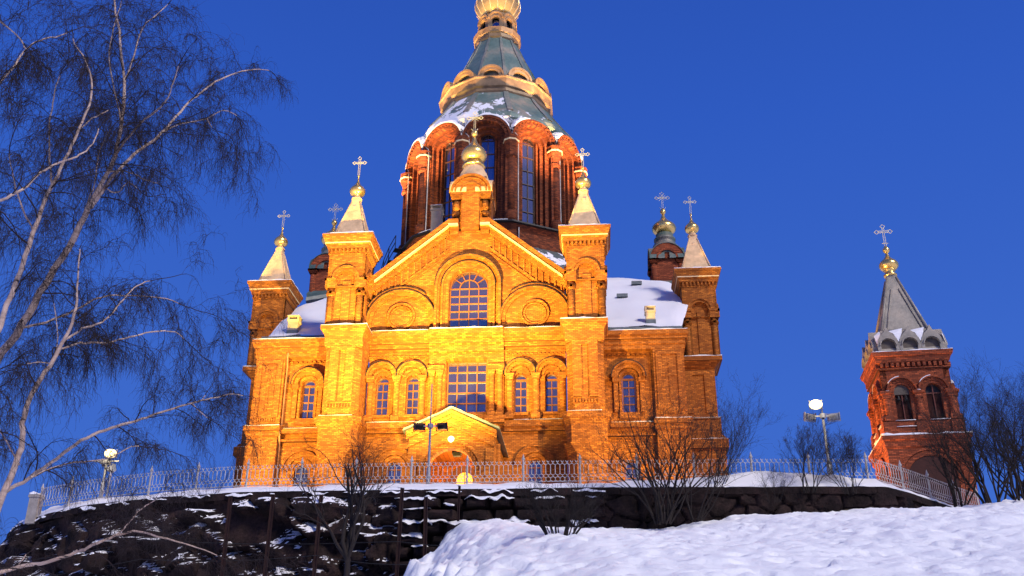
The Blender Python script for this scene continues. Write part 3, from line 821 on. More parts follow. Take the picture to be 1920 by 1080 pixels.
od=MB();od.M=DR
prof=[(1.3,62.4),(1.5,62.5),(1.85,62.9),(2.2,63.5),(2.26,64.0),(2.15,64.7),(1.75,65.4),(1.3,66.0),(.9,66.5),(.55,67.1),(.3,67.8),(.18,68.6)]
od.loft(prof,32,smooth=True)
od_o=cb(od,'main_onion_dome',GOLD)
rb=MB();rb.M=DR
for k in range(16):
    a=2*PI*k/16+.1; rb.tube([(r*1.01*math.cos(a),r*1.01*math.sin(a),z) for r,z in prof],.03,5)
rb.build('rib',GILT,od_o,CO)
rc=MB();rc.M=DR;cross(rc,68.5,3.2,2.0,b=.06,rays=True);cb(rc,'main_cross',GILT)
# railing / ladder at the left of the drum
ra=MB();ra.M=DR
pts=[]
for i in range(6):
    a=R(-62-7*i); r=9.1+.28*i; z=36.9-.62*i
    pts.append((r*math.sin(a),-r*math.cos(a),z))
for p,q in zip(pts,pts[1:]):
    for h in (0,.55,1.15): ra.bar((p[0],p[1],p[2]+h),(q[0],q[1],q[2]+h),.035)
    ra.bar((p[0],p[1],p[2]),(p[0],p[1],p[2]+1.15),.035); ra.bar((p[0]*.93,p[1]*.93,p[2]),(q[0]*.93,q[1]*.93,q[2]),.05)
    ra.bar(p,(p[0]*.88,p[1]*.88,p[2]),.035)
    ra.add([p,[(p[i]*2+q[i])/3 for i in range(3)],((p[0]*2+q[0])/3*.94,(p[1]*2+q[1])/3*.94,(p[2]*2+q[2])/3),(p[0]*.94,p[1]*.94,p[2])],[(0,1,2,3)])
ra.bar(pts[-1],(pts[-1][0],pts[-1][1],pts[-1][2]+1.15),.035)
cb(ra,'stair_railing',DARK)
# chimneys
def chim(x,y,z0,z1,h,mat,base,nm):
    m=MB();m.loft([(h,z0+.35),(h,z1-.45),(h*1.18,z1-.4),(h*1.18,z1-.28)],4,x,y)
    for a in(-1,1):
        for b_ in(-1,1): m.box(x+a*h*.95-.05,x+a*h*.95+.05,y+b_*h*.95-.05,y+b_*h*.95+.05,z1-.28,z1-.02)
    m.loft([(h*1.2,z1-.06),(h*1.2,z1)],4,x,y)
    c=cb(m,'chimney',mat); b=MB();b.loft([(h*1.1,z0-.4),(h*1.1,z0+.35)],4,x,y);b.build('base',base,c,CO)
    w=MB();w.snow(x-h*1.15,x+h*1.15,y-h*1.15,y+h*1.15,z1+.002,.08,.2);w.build('snow',SNOW,c,CO)
chim(-2.95,4.2,33.3,35.9,.37,CREAM,GREYSH,'')
chim(11.7,1.9,25.3,26.6,.3,CREAM,GREYSH,'');chim(-11.9,1.9,25.2,26.6,.34,CREAM,GREYSH,'')
sn.islands('snow',SNOW,CATH,CO)
for m in SHADE_ARCS: cb(m,'hood_shade_line',DARK)  # dark strips put where the shadow lines of the hoods fall
# --- entrance porch
po=MB()
big=archpts(0,1.3,G0-.4,13.95,20)
Pg=[(-2.35,G0-.5),(2.35,G0-.5),(2.35,16.25),(0,17.35),(-2.35,16.25)]
po.plate(Pg,[big],-5.8,-5.3,True)
for s in(-1,1):
    po.box(min(s*1.95,s*2.35),max(s*1.95,s*2.35),-5.3,-.1,G0-.5,16.25)
    P=[(s*2.55,16.08),(0.0,17.28),(0.0,17.45),(s*2.55,16.25)]
    po.plate(P if s>0 else P[::-1],[],-5.95,-5.8) if False else None
    for d0,d1,y in ((-.22,-.02,-6.06),(-.42,-.22,-5.93),(-.95,-.8,-5.92)):
        P=[(s*2.5,16.2+d0),(0,17.4+d0),(0,17.4+d1),(s*2.5,16.2+d1)]
        po.plate(P[::-1] if s>0 else P,[],y,-5.8)
    po.box(min(s*1.9,s*2.35),max(s*1.9,s*2.35),-5.86,-5.8,G0-.4,15.2)
po.arc_band(0,13.95,1.32,1.6,-5.88,-5.8,0,180,24);po.arc_band(0,13.95,1.6,1.78,-5.98,-5.8,0,180,24)
for k in range(17):
    a=R(5+170*k/16); po.box(1.46*math.cos(a)-.05,1.46*math.cos(a)+.05,-5.93,-5.88,13.95+1.46*math.sin(a)-.05,13.95+1.7*math.sin(a)+.05)
po.box(-1.95,1.95,-5.3,-.1,16.1,16.24)
po.arc_band(0,15.0,1.2,1.45,-.1,0,0,180,20); po.arc_band(0,15.0,.85,1.15,-.0,.3,0,180,20)
for s in(-1,1): po.loft([(.14,G0+.1),(.14,15.9)],10,s*2.42,-4.2,smooth=True)
porch=cb(po,'porch',BRICK)
pr=MB()
for s in(-1,1):
    P=[(s*2.68,16.22),(0,17.46),(0,17.53),(s*2.68,16.29)]
    pr.plate(P[::-1] if s>0 else P,[],-6.1,-.0,True)
pr.build('roof',GREYSH,porch,CO)
ps=MB()
for s in(-1,1):
    n=14;vs=[];fs=[]
    for j in range(9):
        for i in range(n+1):
            x=s*2.65*i/n; y=-6.05+6.0*j/8; vs.append((x,y,17.535-abs(x)*.4643+.07*(.7+noise.noise(Vector((x*2,y*2,0))))))
    fs=[(j*(n+1)+i,j*(n+1)+i+1,(j+1)*(n+1)+i+1,(j+1)*(n+1)+i) for j in range(8) for i in range(n)]
    fs=[f if s>0 else f[::-1] for f in fs]; ps.add(vs,fs,True)
ps.build('snow',SNOW,porch,CO)
dd=MB();dd.plate(archpts(0,1.14,G0+.1,15.0),[],.42,.46);dd_o=dd.build('door',simple('brown door',(.16,.05,.02),.5,nsc=5),porch,CO)
fl=MB();fl.plate(archpts(0,.48,14.2,15.0),[],.36,.41);fl.build('fanlight',DOORG,porch,CO)
mu=MB();mu.box(-.02,.02,.30,.355,14.2,15.5);mu.box(-.5,.5,.30,.353,14.62,14.66);mu.build('glazing_bar',FRAME,porch,CO)
lm=MB();lm.box(-.12,.42,-4.6,-4.2,15.3,15.5);lm.box(-.06,.36,-4.55,-4.25,15.18,15.3);lm.box(.12,.18,-4.43,-4.37,15.5,16.1);lm.build('ceiling_lamp',DARK,porch,CO)
rl=MB();rl.M=Matrix.Translation((0,-5.95,15.72))@Matrix.Rotation(PI/2,4,'X');rl.loft([(.17,-.06),(.19,0),(.12,.1),(0.01,.13)],16,smooth=True);rl.build('round_lamp',LITW,porch,CO)
# ---------------------------------------------------------------- bell tower (own local frame, base centre at origin)
BX,BY=26.78,.25
BEL=empty('bell_tower',(BX,BY,G0),'square red brick bell tower with pointed copper spire standing apart on the right','bell tower',rz=R(-4.5))
def bb(mb,name,mat,parent=BEL): return mb.build(name,mat,parent)
z=lambda q:q-G0
bt=MB()
bt.loft([(2.22,-1),(2.22,z(15.9)),(2.3,z(16.0)),(2.34,z(16.3)),(2.44,z(16.4)),(2.47,z(16.62))],4)
bt.loft([(1.6,z(16.6)),(1.6,z(21))],4)
for k in range(4):
    Mx=Matrix.Rotation(k*PI/2,4,'Z');bt.M=Mx
    bt.plate([(-2.12,z(16.6)),(2.12,z(16.6)),(2.12,z(17.55)),(-2.12,z(17.55))],[],-2.12,-1.7)
    for c,w in ((-1.85,.33),(0,.4),(1.85,.33)): bt.box(c-w,c+w,-2.22,-2.12,z(16.62),z(17.5))
    bt.plate([(-1.94,z(17.5)),(1.94,z(17.5)),(1.94,z(20.7)),(-1.94,z(20.7))],[archpts(-.88,.43,z(17.6),z(19.35)),archpts(.88,.43,z(17.6),z(19.35))],-1.94,-1.6)
    for c in(-.88,.88):
        bt.arc_band(c,z(19.35),.46,.6,-1.99,-1.94);bt.arc_band(c,z(19.35),.6,.78,-2.06,-1.94);
        bt.arc_band(c,z(19.35),.78,.86,-2.18,-1.94)
        for j in range(9):
            a=R(10+160*j/8); bt.box(c+.66*math.cos(a)-.03,c+.66*math.cos(a)+.03,-2.11,-2.06,z(19.35)+.7*math.sin(a)-.03,z(19.35)+.7*math.sin(a)+.03)
    for c in(-1.8,0,1.8):
        colm(bt,c,-1.96,z(17.55),z(19.3),.2)
        bt.box(c-.32,c+.32,-2.26,-1.93,z(19.18),z(19.34))
    bt.arc_band(0,z(14.1),1.35,1.6,-2.29,-2.22);bt.arc_band(0,z(14.1),1.65,1.8,-2.35,-2.22)
    bt.box(-2.03,2.03,-2.06,-1.94,z(20.72),z(20.8))
    for j in range(13):
        x=-1.8+3.6*j/12; bt.box(x-.08,x+.08,-2.12,-1.94,z(20.85),z(21.1))
bt.M=I4
bt.loft([(1.94,z(20.7)),(1.94,z(21.1)),(2.06,z(21.15)),(2.16,z(21.45)),(2.24,z(21.5)),(2.3,z(21.75))],4)
bb(bt,'tower_wall',BRICKB)
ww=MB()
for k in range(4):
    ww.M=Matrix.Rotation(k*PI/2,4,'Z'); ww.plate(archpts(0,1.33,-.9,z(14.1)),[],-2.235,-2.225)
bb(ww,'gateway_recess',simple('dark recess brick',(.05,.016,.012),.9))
LOUV=simple('louvre wood',(.12,.03,.022),.7,nsc=8)
for k in range(4):
    for c in(-.88,.88):
        M=Matrix.Rotation(k*PI/2,4,'Z');w=MB();w.M=M
        w.plate(archpts(c,.43,z(17.6),z(19.35)),[],-1.64,-1.60)
        wo=bb(w,'belfry_opening',DARK)
        l=MB();l.M=M
        for i in range(22):
            zz=z(17.65)+i*.075
            l.add([(c-.42,-1.76,zz),(c+.42,-1.76,zz),(c+.42,-1.7,zz+.05),(c-.42,-1.7,zz+.05)],[(0,1,2,3)])
        l.box(c-.03,c+.03,-1.81,-1.77,z(17.6),z(19.75));l.box(c-.43,c+.43,-1.81,-1.772,z(19.2),z(19.26))
        l.build('louvre',LOUV,wo)
        if k==0 and c<0:
            q=MB();q.plate(archpts(c,.42,z(19.2),z(19.36)),[],-1.86,-1.83);q.build('arch_panel',bpy.data.materials['dull copper recess'] if 'dull copper recess' in bpy.data.materials else simple('dull copper recess',(.09,.07,.055),.6),wo)
            for bx_ in(-.22,.2):
                q=MB();q.loft([(.02,z(19.15)),(.05,z(19.1)),(.08,z(18.95)),(.13,z(18.85))][::-1],10,c+bx_,-1.88,smooth=True);q.build('bell',DARK,wo)
sp=MB()
sp.loft([(2.0,z(21.76)),(2.0,z(21.9)),(1.7,z(22.8)),(1.45,z(23.4))],4)
sp.loft([(1.5,z(22.8)),(.28,z(27.4)),(.28,z(27.6))],4)
for k in range(4):
    a=PI/4+k*PI/2;c,s_=math.cos(a)*1.414,math.sin(a)*1.414
    sp.tube([(1.5*c,1.5*s_,z(22.8)),(.28*c,.28*s_,z(27.4))],[.12,.08],5)
    sp.M=Matrix.Rotation(k*PI/2,4,'Z')
    # ogee dormers, three per side
    for x in(-1.24,0,1.24):
        outer=[(x-.6,z(21.78)),(x+.6,z(21.78)),(x+.615,z(22.25)),(x+.54,z(22.6)),(x+.36,z(22.88)),(x+.13,z(23.1)),(x,z(23.4)),(x-.13,z(23.1)),(x-.36,z(22.88)),(x-.54,z(22.6)),(x-.615,z(22.25))]
        sp.plate(outer,[archpts(x,.42,z(21.8),z(22.2))],-2.12,-1.3)
        sp.arc_band(x,z(22.2),.43,.5,-2.2,-2.12)
    sp.add([(-1.0,-1.22,z(23.1)+.25),(1.0,-1.22,z(23.1)+.25),(0.25,-.5,z(26.8))],[]) 
    # raised triangular panel frame
    for P in (((-1.02,-1.36,z(23.45)),(-.22,-.56,z(26.5))),((1.02,-1.36,z(23.45)),(.22,-.56,z(26.5))),((-1.02,-1.36,z(23.45)),(1.02,-1.36,z(23.45)))): sp.tube(P,.035,4)
    sp.M=I4
spo=bb(sp,'spire',roofmat('pale grey copper',(.20,.19,.165),(.29,.26,.22),(.36,.31,.25),None,sc=.8))
q=MB()
for k in range(4):
    q.M=Matrix.Rotation(k*PI/2,4,'Z')
    for x in(-1.24,0,1.24): q.plate(archpts(x,.43,z(21.8),z(22.2)),[],-1.95,-1.9)
q.build('dormer_recess',simple('dull copper recess',(.09,.07,.055),.6),spo)
q=MB();q.loft([(.4,z(27.6)),(.42,z(27.7)),(.3,z(27.78)),(.3,z(27.95)),(.4,z(28.0)),(.36,z(28.06))],14,smooth=True)
q.loft([(r*.6,z(27.95)+zz*.52) for r,zz in ONION],22,smooth=True);q.loft([(.06,z(29.2)),(.2,z(29.35)),(.23,z(29.5)),(.06,z(29.75))],12,smooth=True)
q.build('onion_dome',GOLD,spo)
q=MB();cross(q,z(29.7),1.6,1.0,rays=False);q.bar((-.2,0,z(29.95)),(.2,0,z(29.95)),.03);q.build('cross',GILT,spo)
q=MB()
for k in range(4):
    q.M=Matrix.Rotation(k*PI/2,4,'Z')
    q.snow(-2.28,2.28,-2.28,-2.13,z(21.755),.08);q.snow(-2.46,2.46,-2.46,-2.14,z(16.63),.22,seed=k);q.snow(-1.5,-.2,-2.21,-2.125,z(17.2),.04);q.snow(-1.5,-.4,-2.2,-2.0,z(17.555),.06);q.snow(.4,1.5,-2.2,-2.0,z(17.555),.06)
    for c in(-.95,.95):
        q.arc_band(c*.926,z(19.35),.865,.9,-2.18,-1.95,95,145)
        q.snow(c*.926-.95,c*.926-.75,-2.24,-2.0,z(19.345),.06,.1)
    for x in(-.62,.62): # snow in the valleys between dormers
        q.add([(x-.24,-2.06,z(22.95)),(x+.24,-2.06,z(22.95)),(x+.42,-1.6,z(23.45)),(x-.42,-1.6,z(23.3)),(x,-2.1,z(22.4))],[(4,1,0),(0,1,2,3)])
    q.add([(x2,y2,z2) for x2,y2,z2 in((-1.86,-2.05,z(22.3)),(-1.6,-2.06,z(22.95)),(-1.55,-1.62,z(23.3)),(-1.95,-1.9,z(22.9)))],[(0,1,2,3)])
q.islands('snow',SNOW,BEL)
# ---------------------------------------------------------------- terrain
def kn(tab,x):
    if x<=tab[0][0]: return tab[0][1]
    for (a,b_),(c,d) in zip(tab,tab[1:]):
        if x<=c:
            t=(x-a)/(c-a); return b_+(d-b_)*t
    return tab[-1][1]
ZB=[(-60,-1.8),(-20,0),(-10,1.5),(-5,3.0),(-2.2,4.6),(-.7,6.6),(.7,7.7),(1.5,8.6),(2,9.0),(3.4,9.25),(5,8.9),(7.2,8.7),(10.2,8.75),(11.8,9.05),(14,9.28),(20,9.5),(22.5,9.57),(27,9.9),(34,10.3),(60,10.8)]
# trails of footprints and a sledge track trodden across the slope
FPT={}
def _foot(x,y,r,d):
    for i in range(int(x-r)-1,int(x+r)+2):
        for j in range(int(y-r)-1,int(y+r)+2): FPT.setdefault((i,j),[]).append((x,y,r,d))
_r=random.Random(5)
for (x0,y0,x1,y1,w) in ((6,-52,13,-20,1.2),(10,-53,22,-22,1.6),(14,-50,17,-19,.8),(5.5,-44,27,-27,1.4),(9,-48,9.5,-24,1.0),(18,-48,30,-24,1.5)):
    n=int(math.dist((x0,y0),(x1,y1))/.38)
    for i in range(n):
        t=i/n;_foot(x0+(x1-x0)*t+w*math.sin(t*9)+.13*(-1)**i,y0+(y1-y0)*t+.3*math.sin(t*23),_r.uniform(.15,.24),_r.uniform(.05,.11))
for i in range(260):
    _foot(_r.uniform(4,30),_r.uniform(-52,-17),_r.uniform(.12,.5),_r.uniform(-.07,.07))
def terr(x,y):
    t=(y+60)/44.3
    xs=x-.205*(-15.7-y)*(1 if y<-15.7 else 0)
    zb=kn(ZB,xs)
    # soften the edge of the bank nearer the camera
    if t<.97: 
        k=min(1,(1-t)*2.2); zb=sum(kn(ZB,xs+o*k) for o in(-1.6,-.8,0,.8,1.6))/5
    t_=max(0,min(1,t))
    z=-1.75+(zb+1.75)*(t_ if t_<=1 else 1)
    z+= .22*math.sin(PI*t_)*1.0*(1 if x>4 else .3)
    if t>1: z=zb+min(.6,(t-1)*3)
    a=min(1,max(0,t*6))*(.6 if t>1 else 1)
    z+=a*(.22*noise.noise(Vector((x*.22,y*.16,0)))+.10*noise.noise(Vector((x*.7,y*.6,2)))+.06*noise.noise(Vector((x*1.9,y*1.7,5)))+.035*noise.noise(Vector((x*4.3,y*4.1,7))))
    # shallow footprints / ski tracks
    z+=a*.10*abs(noise.noise(Vector((x*1.3,y*1.1,21))))+a*.05*(1-abs(noise.noise(Vector((x*3.1,y*2.7,31)))))**3
    if abs(xs+.1)<2.6: z+=a*(.8*noise.noise(Vector((x*.7,y*.4,41)))+.5*noise.noise(Vector((x*1.9,y*1.5,43)))+.25*noise.noise(Vector((x*4,y*4,45))))*(1-abs(xs+.1)/2.6)
    for fx,fy,r_,d_ in FPT.get((math.floor(x),math.floor(y)),()):
        q=((x-fx)**2+(y-fy)**2)/(r_*r_)
        if q<4: z-=d_*math.exp(-q*1.4)*(1-.9*q*.4)
    v=noise.noise(Vector((x*2.6,y*2.2,11)))
    if v>.28: z-=a*.16*(v-.28)/.3
    return z
tm=MB()
xs=[-60+3*i for i in range(14)]+[-18+1.2*i for i in range(14)]+[-1.2+.12*i for i in range(310)]+[36+2*i for i in range(16)]
ys=[-62+1.0*i for i in range(8)]+[-54+.15*i for i in range(260)]+[-15+1.5*i for i in range(20)]
W=len(xs)
tm.add([(x,y,terr(x,y) if not (y>-15.2 and x<22 and x>-24) else min(terr(x,y),6)) for y in ys for x in xs],
       [(j*W+i,j*W+i+1,(j+1)*W+i+1,(j+1)*W+i) for j in range(len(ys)-1) for i in range(W-1)],True)
o=tm.build('snow_hill',SNOWG);o['kind']='structure'
gm=MB();n=24
gm.add([(x*250.,y*250.,-3.2) for y in range(-12,13) for x in range(-12,13)],[(j*25+i,j*25+i+1,(j+1)*25+i+1,(j+1)*25+i) for j in range(24) for i in range(24)])
o=gm.build('ground',SNOW);o['kind']='structure'
# terrace behind the wall
WP=[(-22,20),(-24.5,2),(-24.2,-4),(-23.3,-7.3),(-21.5,-9.7),(-18.6,-12.1),(-16,-13.7),(-12.1,-15),(-8,-15.8),(-4,-15.85),(0.3,-15.8),(7.3,-15.75),(14.2,-15.5),(20.2,-15.2),(21.6,-13.9),(24,-11.2),(27,-8.0),(31,-3.5)]
def wz(x): return 10.55
def offs(P,d):
    out=[]
    for i,p in enumerate(P):
        a=Vector(P[max(0,i-1)]);b_=Vector(P[min(len(P)-1,i+1)]);t=(b_-a).normalized(); nrm=Vector((-t.y,t.x))
        out.append((p[0]+nrm.x*d,p[1]+nrm.y*d))
    return out
def resamp(P,step):
    out=[];acc=0
    L=[0]
    for a,b_ in zip(P,P[1:]): L.append(L[-1]+math.dist(a,b_))
    n=int(L[-1]/step)
    for i in range(n+1):
        s=L[-1]*i/n
        for k in range(len(P)-1):
            if s<=L[k+1]+1e-9:
                t=(s-L[k])/(L[k+1]-L[k]); out.append((P[k][0]+(P[k+1][0]-P[k][0])*t,P[k][1]+(P[k+1][1]-P[k][1])*t)); break
    return out
RW=resamp(WP,.3)
tt=MB();rows=[]
for d,zf in ((-.06,lambda x,y:10.58),(.02,lambda x,y:10.72),(.25,None),(.55,None),(.9,None),(1.6,None),(3.5,None),(6,None)):
    ring=offs(RW,d)
    row=[]
    for (x,y) in ring:
        if zf: zz=zf(x,y)+.05*noise.noise(Vector((x*1.7,y*1.7,3)))
        else:
            heap=.42*math.exp(-((x-15.5)/3.6)**2)
            left=.22*math.exp(-((x+20)/4)**2)
            zz=10.58+min(1,d/.55)*(.38+heap+left)+.10*noise.noise(Vector((x*.9,y*.9,3)))+.05*noise.noise(Vector((x*3,y*3,3)))
        row.append((x,y,zz))
    rows.append(row)
W=len(RW)
tt.add([p for r in rows for p in r],[(j*W+i,j*W+i+1,(j+1)*W+i+1,(j+1)*W+i) for j in range(len(rows)-1) for i in range(W-1)],True)
inner=rows[-1]
tt.add([(x,y,zz-.02) for x,y,zz in inner]+[(5,10,11.02)],[(i,i+1,W) for i in range(W-1)],True)
tt.add([(-22,19,10.9),(60,19,10.9),(60,70,10.9),(-22,70,10.9)],[(0,1,2,3)])
o=tt.build('terrace_snow',SNOW);o['kind']='structure'
# ---------------------------------------------------------------- retaining wall of rough granite blocks
rng=random.Random(3)
Lw=[0]
for a,b_ in zip(WP,WP[1:]): Lw.append(Lw[-1]+math.dist(a,b_))
def wpt(s):
    s=max(0,min(Lw[-1]-1e-6,s))
    for k in range(len(WP)-1):
        if s<=Lw[k+1]:
            t=(s-Lw[k])/(Lw[k+1]-Lw[k]);a,b_=WP[k],WP[k+1]
            tx,ty=(b_[0]-a[0])/(Lw[k+1]-Lw[k]),(b_[1]-a[1])/(Lw[k+1]-Lw[k])
            return a[0]+(b_[0]-a[0])*t,a[1]+(b_[1]-a[1])*t,ty,-tx
wl=MB();ws=MB()
# backing
wb_=resamp(WP,1.0);bk=offs(wb_,.35);n=len(bk)
wl.add([(x,y,-3) for x,y in bk]+[(x,y,10.5) for x,y in bk],[(i,i+1,i+1+n,i+n) for i in range(n-1)])
def stone(s0,s1,z0,z1,pr,bul,seed):
    nx,nz=7,6;vs=[];fs=[]
    for j in range(nz+1):
        for i in range(nx+1):
            u=i/nx;v=j/nz
            s=s0+(s1-s0)*u;zz=z0+(z1-z0)*v
            x,y,ox,oy=wpt(s)
            e=min(u,1-u)*(s1-s0);f=min(v,1-v)*(z1-z0); m=min(e,f)
            d=pr*(1-math.exp(-m/.07))+bul*(1-math.exp(-m/.22))-.28*(m<.001)
            nn=noise.noise(Vector((s*1.9+seed,zz*1.9,seed)))
            nf=noise.noise(Vector((s*5.3,zz*5.3,seed)))
            d+=(.13*nn+.05*nf)*(m>.001)
            s2=s+.05*noise.noise(Vector((zz*2,seed,s)));z2=zz+.05*noise.noise(Vector((s*2,seed,zz)))
            x,y,ox,oy=wpt(s2); vs.append((x+ox*d,y+oy*d,z2))
    W=nx+1
    for j in range(nz):
        for i in range(nx): a=j*W+i;fs.append((a,a+1,a+W+1,a+W))
    wl.add(vs,fs,False)
    return vs,W,nx,nz
def lump(s0,s1,z,d,h):
    "snow lying on top of a block"
    nx=max(5,int((s1-s0)/.1));ny=4;vs=[];fs=[];sd=rng.random()*50
    for j in range(ny+1):
        for i in range(nx+1):
            u=i/nx;v=j/ny;s=s0+(s1-s0)*u
            x,y,ox,oy=wpt(s);dd=d*(v*1.05)+.05*noise.noise(Vector((s*4,sd,v)))
            hh=h*(4*u*(1-u))**.4*math.sqrt(max(0,1-v*v))*(.65+.9*noise.noise(Vector((s*2.5,sd,v*2))))
            vs.append((x+ox*dd,y+oy*dd,z+hh-.03-.10*v*(1+2*noise.noise(Vector((s*3,sd,9))))))
    W=nx+1
    for j in range(ny):
        for i in range(nx):a=j*W+i;fs.append((a+W,a+W+1,a+1,a))
    ws.add(vs,fs,True)
Ltot=Lw[-1]
S0=next(k*.1 for k in range(10,900) if wpt(k*.1)[0]>-1.2)
zc=10.28; course=[]
zt=10.24
while zt>2.2:
    h=rng.choice([.42,.5,.6,.72,.55]); course.append((zt-h,zt)); zt-=h
def xat(s): return wpt(s)[0]
for ci,(z0,z1) in enumerate(course):
    s=S0+rng.random()*.6
    while s<Ltot-2:
        w=rng.uniform(.6,1.6)
        x=xat(s)
        dz0=rng.uniform(-.05,.05)
        if x>8.2: break
        pr=rng.uniform(.02,.34) if x<8 else rng.uniform(.02,.10)
        if x<0.5: pr=rng.uniform(.05,.55)
        big = x>8 and ci%2==0 and rng.random()<.45 and ci+1<len(course)
        zz0=course[ci+1][0]+.1 if big else z0
        stone(s,s+w-.03,z0+.015,z1-.015,pr,rng.uniform(.05,.16),rng.random()*99)
        if x<9.5:
            prob=.55 if ci in(0,2) else .3
            if rng.random()<prob: lump(s+.03,s+w*rng.uniform(.5,1.5),z1-.02,pr+.16,rng.uniform(.08,.24))
            if x<2 and rng.random()<.2: lump(s+.1,s+w*.6,(z0+z1)/2,pr+.22,rng.uniform(.04,.14))
        elif rng.random()<.12: lump(s+.1,s+w*.7,z1-.02,pr+.16,.09)
        s+=w
# coping course: long dressed blocks
s=18
while s<Ltot-1:
    w=rng.uniform(1.6,2.6);nseg=5
    vs=[];
    for i in range(nseg+1):
        x,y,ox,oy=wpt(s+(w-.02)*i/nseg)
        for d,zz in((.1,10.25),(.12,10.27),(.12,10.55),(.1,10.57),(-.5,10.57)): vs.append((x+ox*(d+.03*(x<0)*math.sin(s)),y+oy*d,zz+.012*math.sin(s*7)))
    fs=[(i*5+k,(i+1)*5+k,(i+1)*5+k+1,i*5+k+1) for i in range(nseg) for k in range(4)]+[(4,3,2,1,0),tuple(nseg*5+k for k in range(5))]
    wl.add(vs,fs); 
    x=xat(s)
    if x<8 and rng.random()<.8:
        # snow tongues hanging over the coping
        lump(s+.1,s+w*.7,10.56,.2,.12)
    s+=w
WALL=wl.build('retaining_wall',STONE); tag(WALL,'long dark granite retaining wall of rough blocks below the white railing','wall')
wo_=ws.build('snow',SNOW,WALL);wo_['kind']='stuff'
# natural rock face under the left half of the railing
rk=MB();ds=.11;s0_=17.0
s1_=next(k*.1 for k in range(10,900) if xat(k*.1)>-.6)
ns=int((s1_-s0_)/ds);nzz=78
for j in range(nzz+1):
    for i in range(ns+1):
        s=s0_+(s1_-s0_)*i/ns;zz=2.0+(10.26-2.0)*j/nzz
        p=Vector((s*.62,zz*.95,3.1)); p=p+Vector((noise.noise(p*1.3),noise.noise(p*1.3+Vector((5,5,5))),0))*.55
        dist,cells=noise.voronoi(p)
        edge=min(1,(dist[1]-dist[0])*3.2)
        c=cells[0];tilt=(p-c)
        d=-.1+.42*edge**.6+.5*noise.cell(c*7.3)+(tilt.x*(noise.cell(c*3.1)-.5)-tilt.y*(.35+.8*noise.cell(c*5.7)))*1.1
        d+=.10*noise.noise(Vector((s*2.4,zz*2.4,1)))+.05*noise.noise(Vector((s*6,zz*6,1)))
        d=min(1.0,max(-.25,d))*min(1,(10.5-zz)*1.2+.15)*min(1,(ns-i)/6)
        x,y,ox,oy=wpt(s);rk.v.append((x+ox*d,y+oy*d,zz+.05*noise.noise(Vector((s*3,zz*3,8)))))
W=ns+1
for j in range(nzz):
    for i in range(ns): a=j*W+i;rk.f.append((a,a+1,a+W+1,a+W));rk.sm.append(False)
rk.build('rock_face',ROCK,WALL)
mz=MB();s0_=next(k*.1 for k in range(10,900) if xat(k*.1)>7.6);s1_=Lw[-1]-.5;ds=.07;ns=int((s1_-s0_)/ds);nzz=44
for j in range(nzz+1):
    for i in range(ns+1):
        s=s0_+(s1_-s0_)*i/ns;zz=7.6+(10.26-7.6)*j/nzz
        p=Vector((s*.95,zz*1.35,9.7));p+=Vector((noise.noise(p),noise.noise(p+Vector((7,7,7))),0))*.22
        dist,cells=noise.voronoi(p);p2=Vector((p.x,p.y,0))
        c=cells[0];edge=min(1,(dist[1]-dist[0])*7)
        d=-.10+.16*edge**.5+.10*noise.cell(c*5.3)+.10*(p.x-c.x)*(noise.cell(c*2.1)-.5)*2+.05*noise.noise(Vector((s*3,zz*3,1)))+.02*noise.noise(Vector((s*9,zz*9,1)))
        x,y,ox,oy=wpt(s);mz.v.append((x+ox*d,y+oy*d,zz))
W=ns+1
for j in range(nzz):
    for i in range(ns): a=j*W+i;mz.f.append((a,a+1,a+W+1,a+W));mz.sm.append(False)
mz.build('masonry_face',STONE,WALL)
# ---------------------------------------------------------------- white iron railing on the wall
FP=[(-19.8,-11.2),(-19.4,-11.6),(-16.5,-13.0),(-12.4,-14.4),(-8.3,-15.15),(-4,-15.25),(0.3,-15.2),(7.3,-15.15),(14.2,-14.95),(20.1,-14.6),(22,-12.7),(24,-10.5),(27,-7.3)]
FEN=empty('iron_railing',(0,-15.2,11),'white painted lattice railing with pointed posts along the top of the granite wall','railing')
FO=(0,-15.2,11)
LF=[0]
for a,b_ in zip(FP,FP[1:]): LF.append(LF[-1]+math.dist(a,b_))
def fpt(s):
    for k in range(len(FP)-1):
        if s<=LF[k+1]+1e-6:
            t=(s-LF[k])/(LF[k+1]-LF[k]);a,b_=FP[k],FP[k+1];return (a[0]+(b_[0]-a[0])*t,a[1]+(b_[1]-a[1])*t)
fz0=10.98
sec=2.52;npn=int(LF[-1]/sec)
levels=[(0.05,0),(.10,1),(.22,1),(.28,0),(.34,0),(.40,1),(.80,1),(.87,0),(.92,0),(.97,.5),(1.0,.5)]
for p in range(npn+1):
    x,y=fpt(min(p*sec,LF[-1]-.01));m=MB()
    m.loft([(.055,10.6),(.055,fz0+.1),(.04,fz0+.14),(.04,fz0+1.02),(.07,fz0+1.05),(.07,fz0+1.12),(.045,fz0+1.14),(.03,fz0+1.22),(.005,fz0+1.32)],8,x,y)
    m.build('post',IRON,FEN,FO)
    if p==npn: break
    m=MB();nl=24
    for l in range(nl+1):
        sgn=1 if l%2 else -1; pts=[]
        for zz,st in levels:
            off=(st-.5)*2*sgn*(sec/nl/2)*.98
            if st==.5: off=0
            s=min(max(p*sec+l*sec/nl+off,0),LF[-1]-.01);xx,yy=fpt(s);pts.append((xx,yy,fz0+zz))
        m.tube(pts,.019,3,False,False)
    for zz in(.05,): 
        for q in range(6):
            a=fpt(min(p*sec+sec*q/6,LF[-1]-.01));b_=fpt(min(p*sec+sec*(q+1)/6,LF[-1]-.01)); m.bar((*a,fz0+zz),(*b_,fz0+zz),.016)
    m.build('lattice_panel',IRON,FEN,FO)
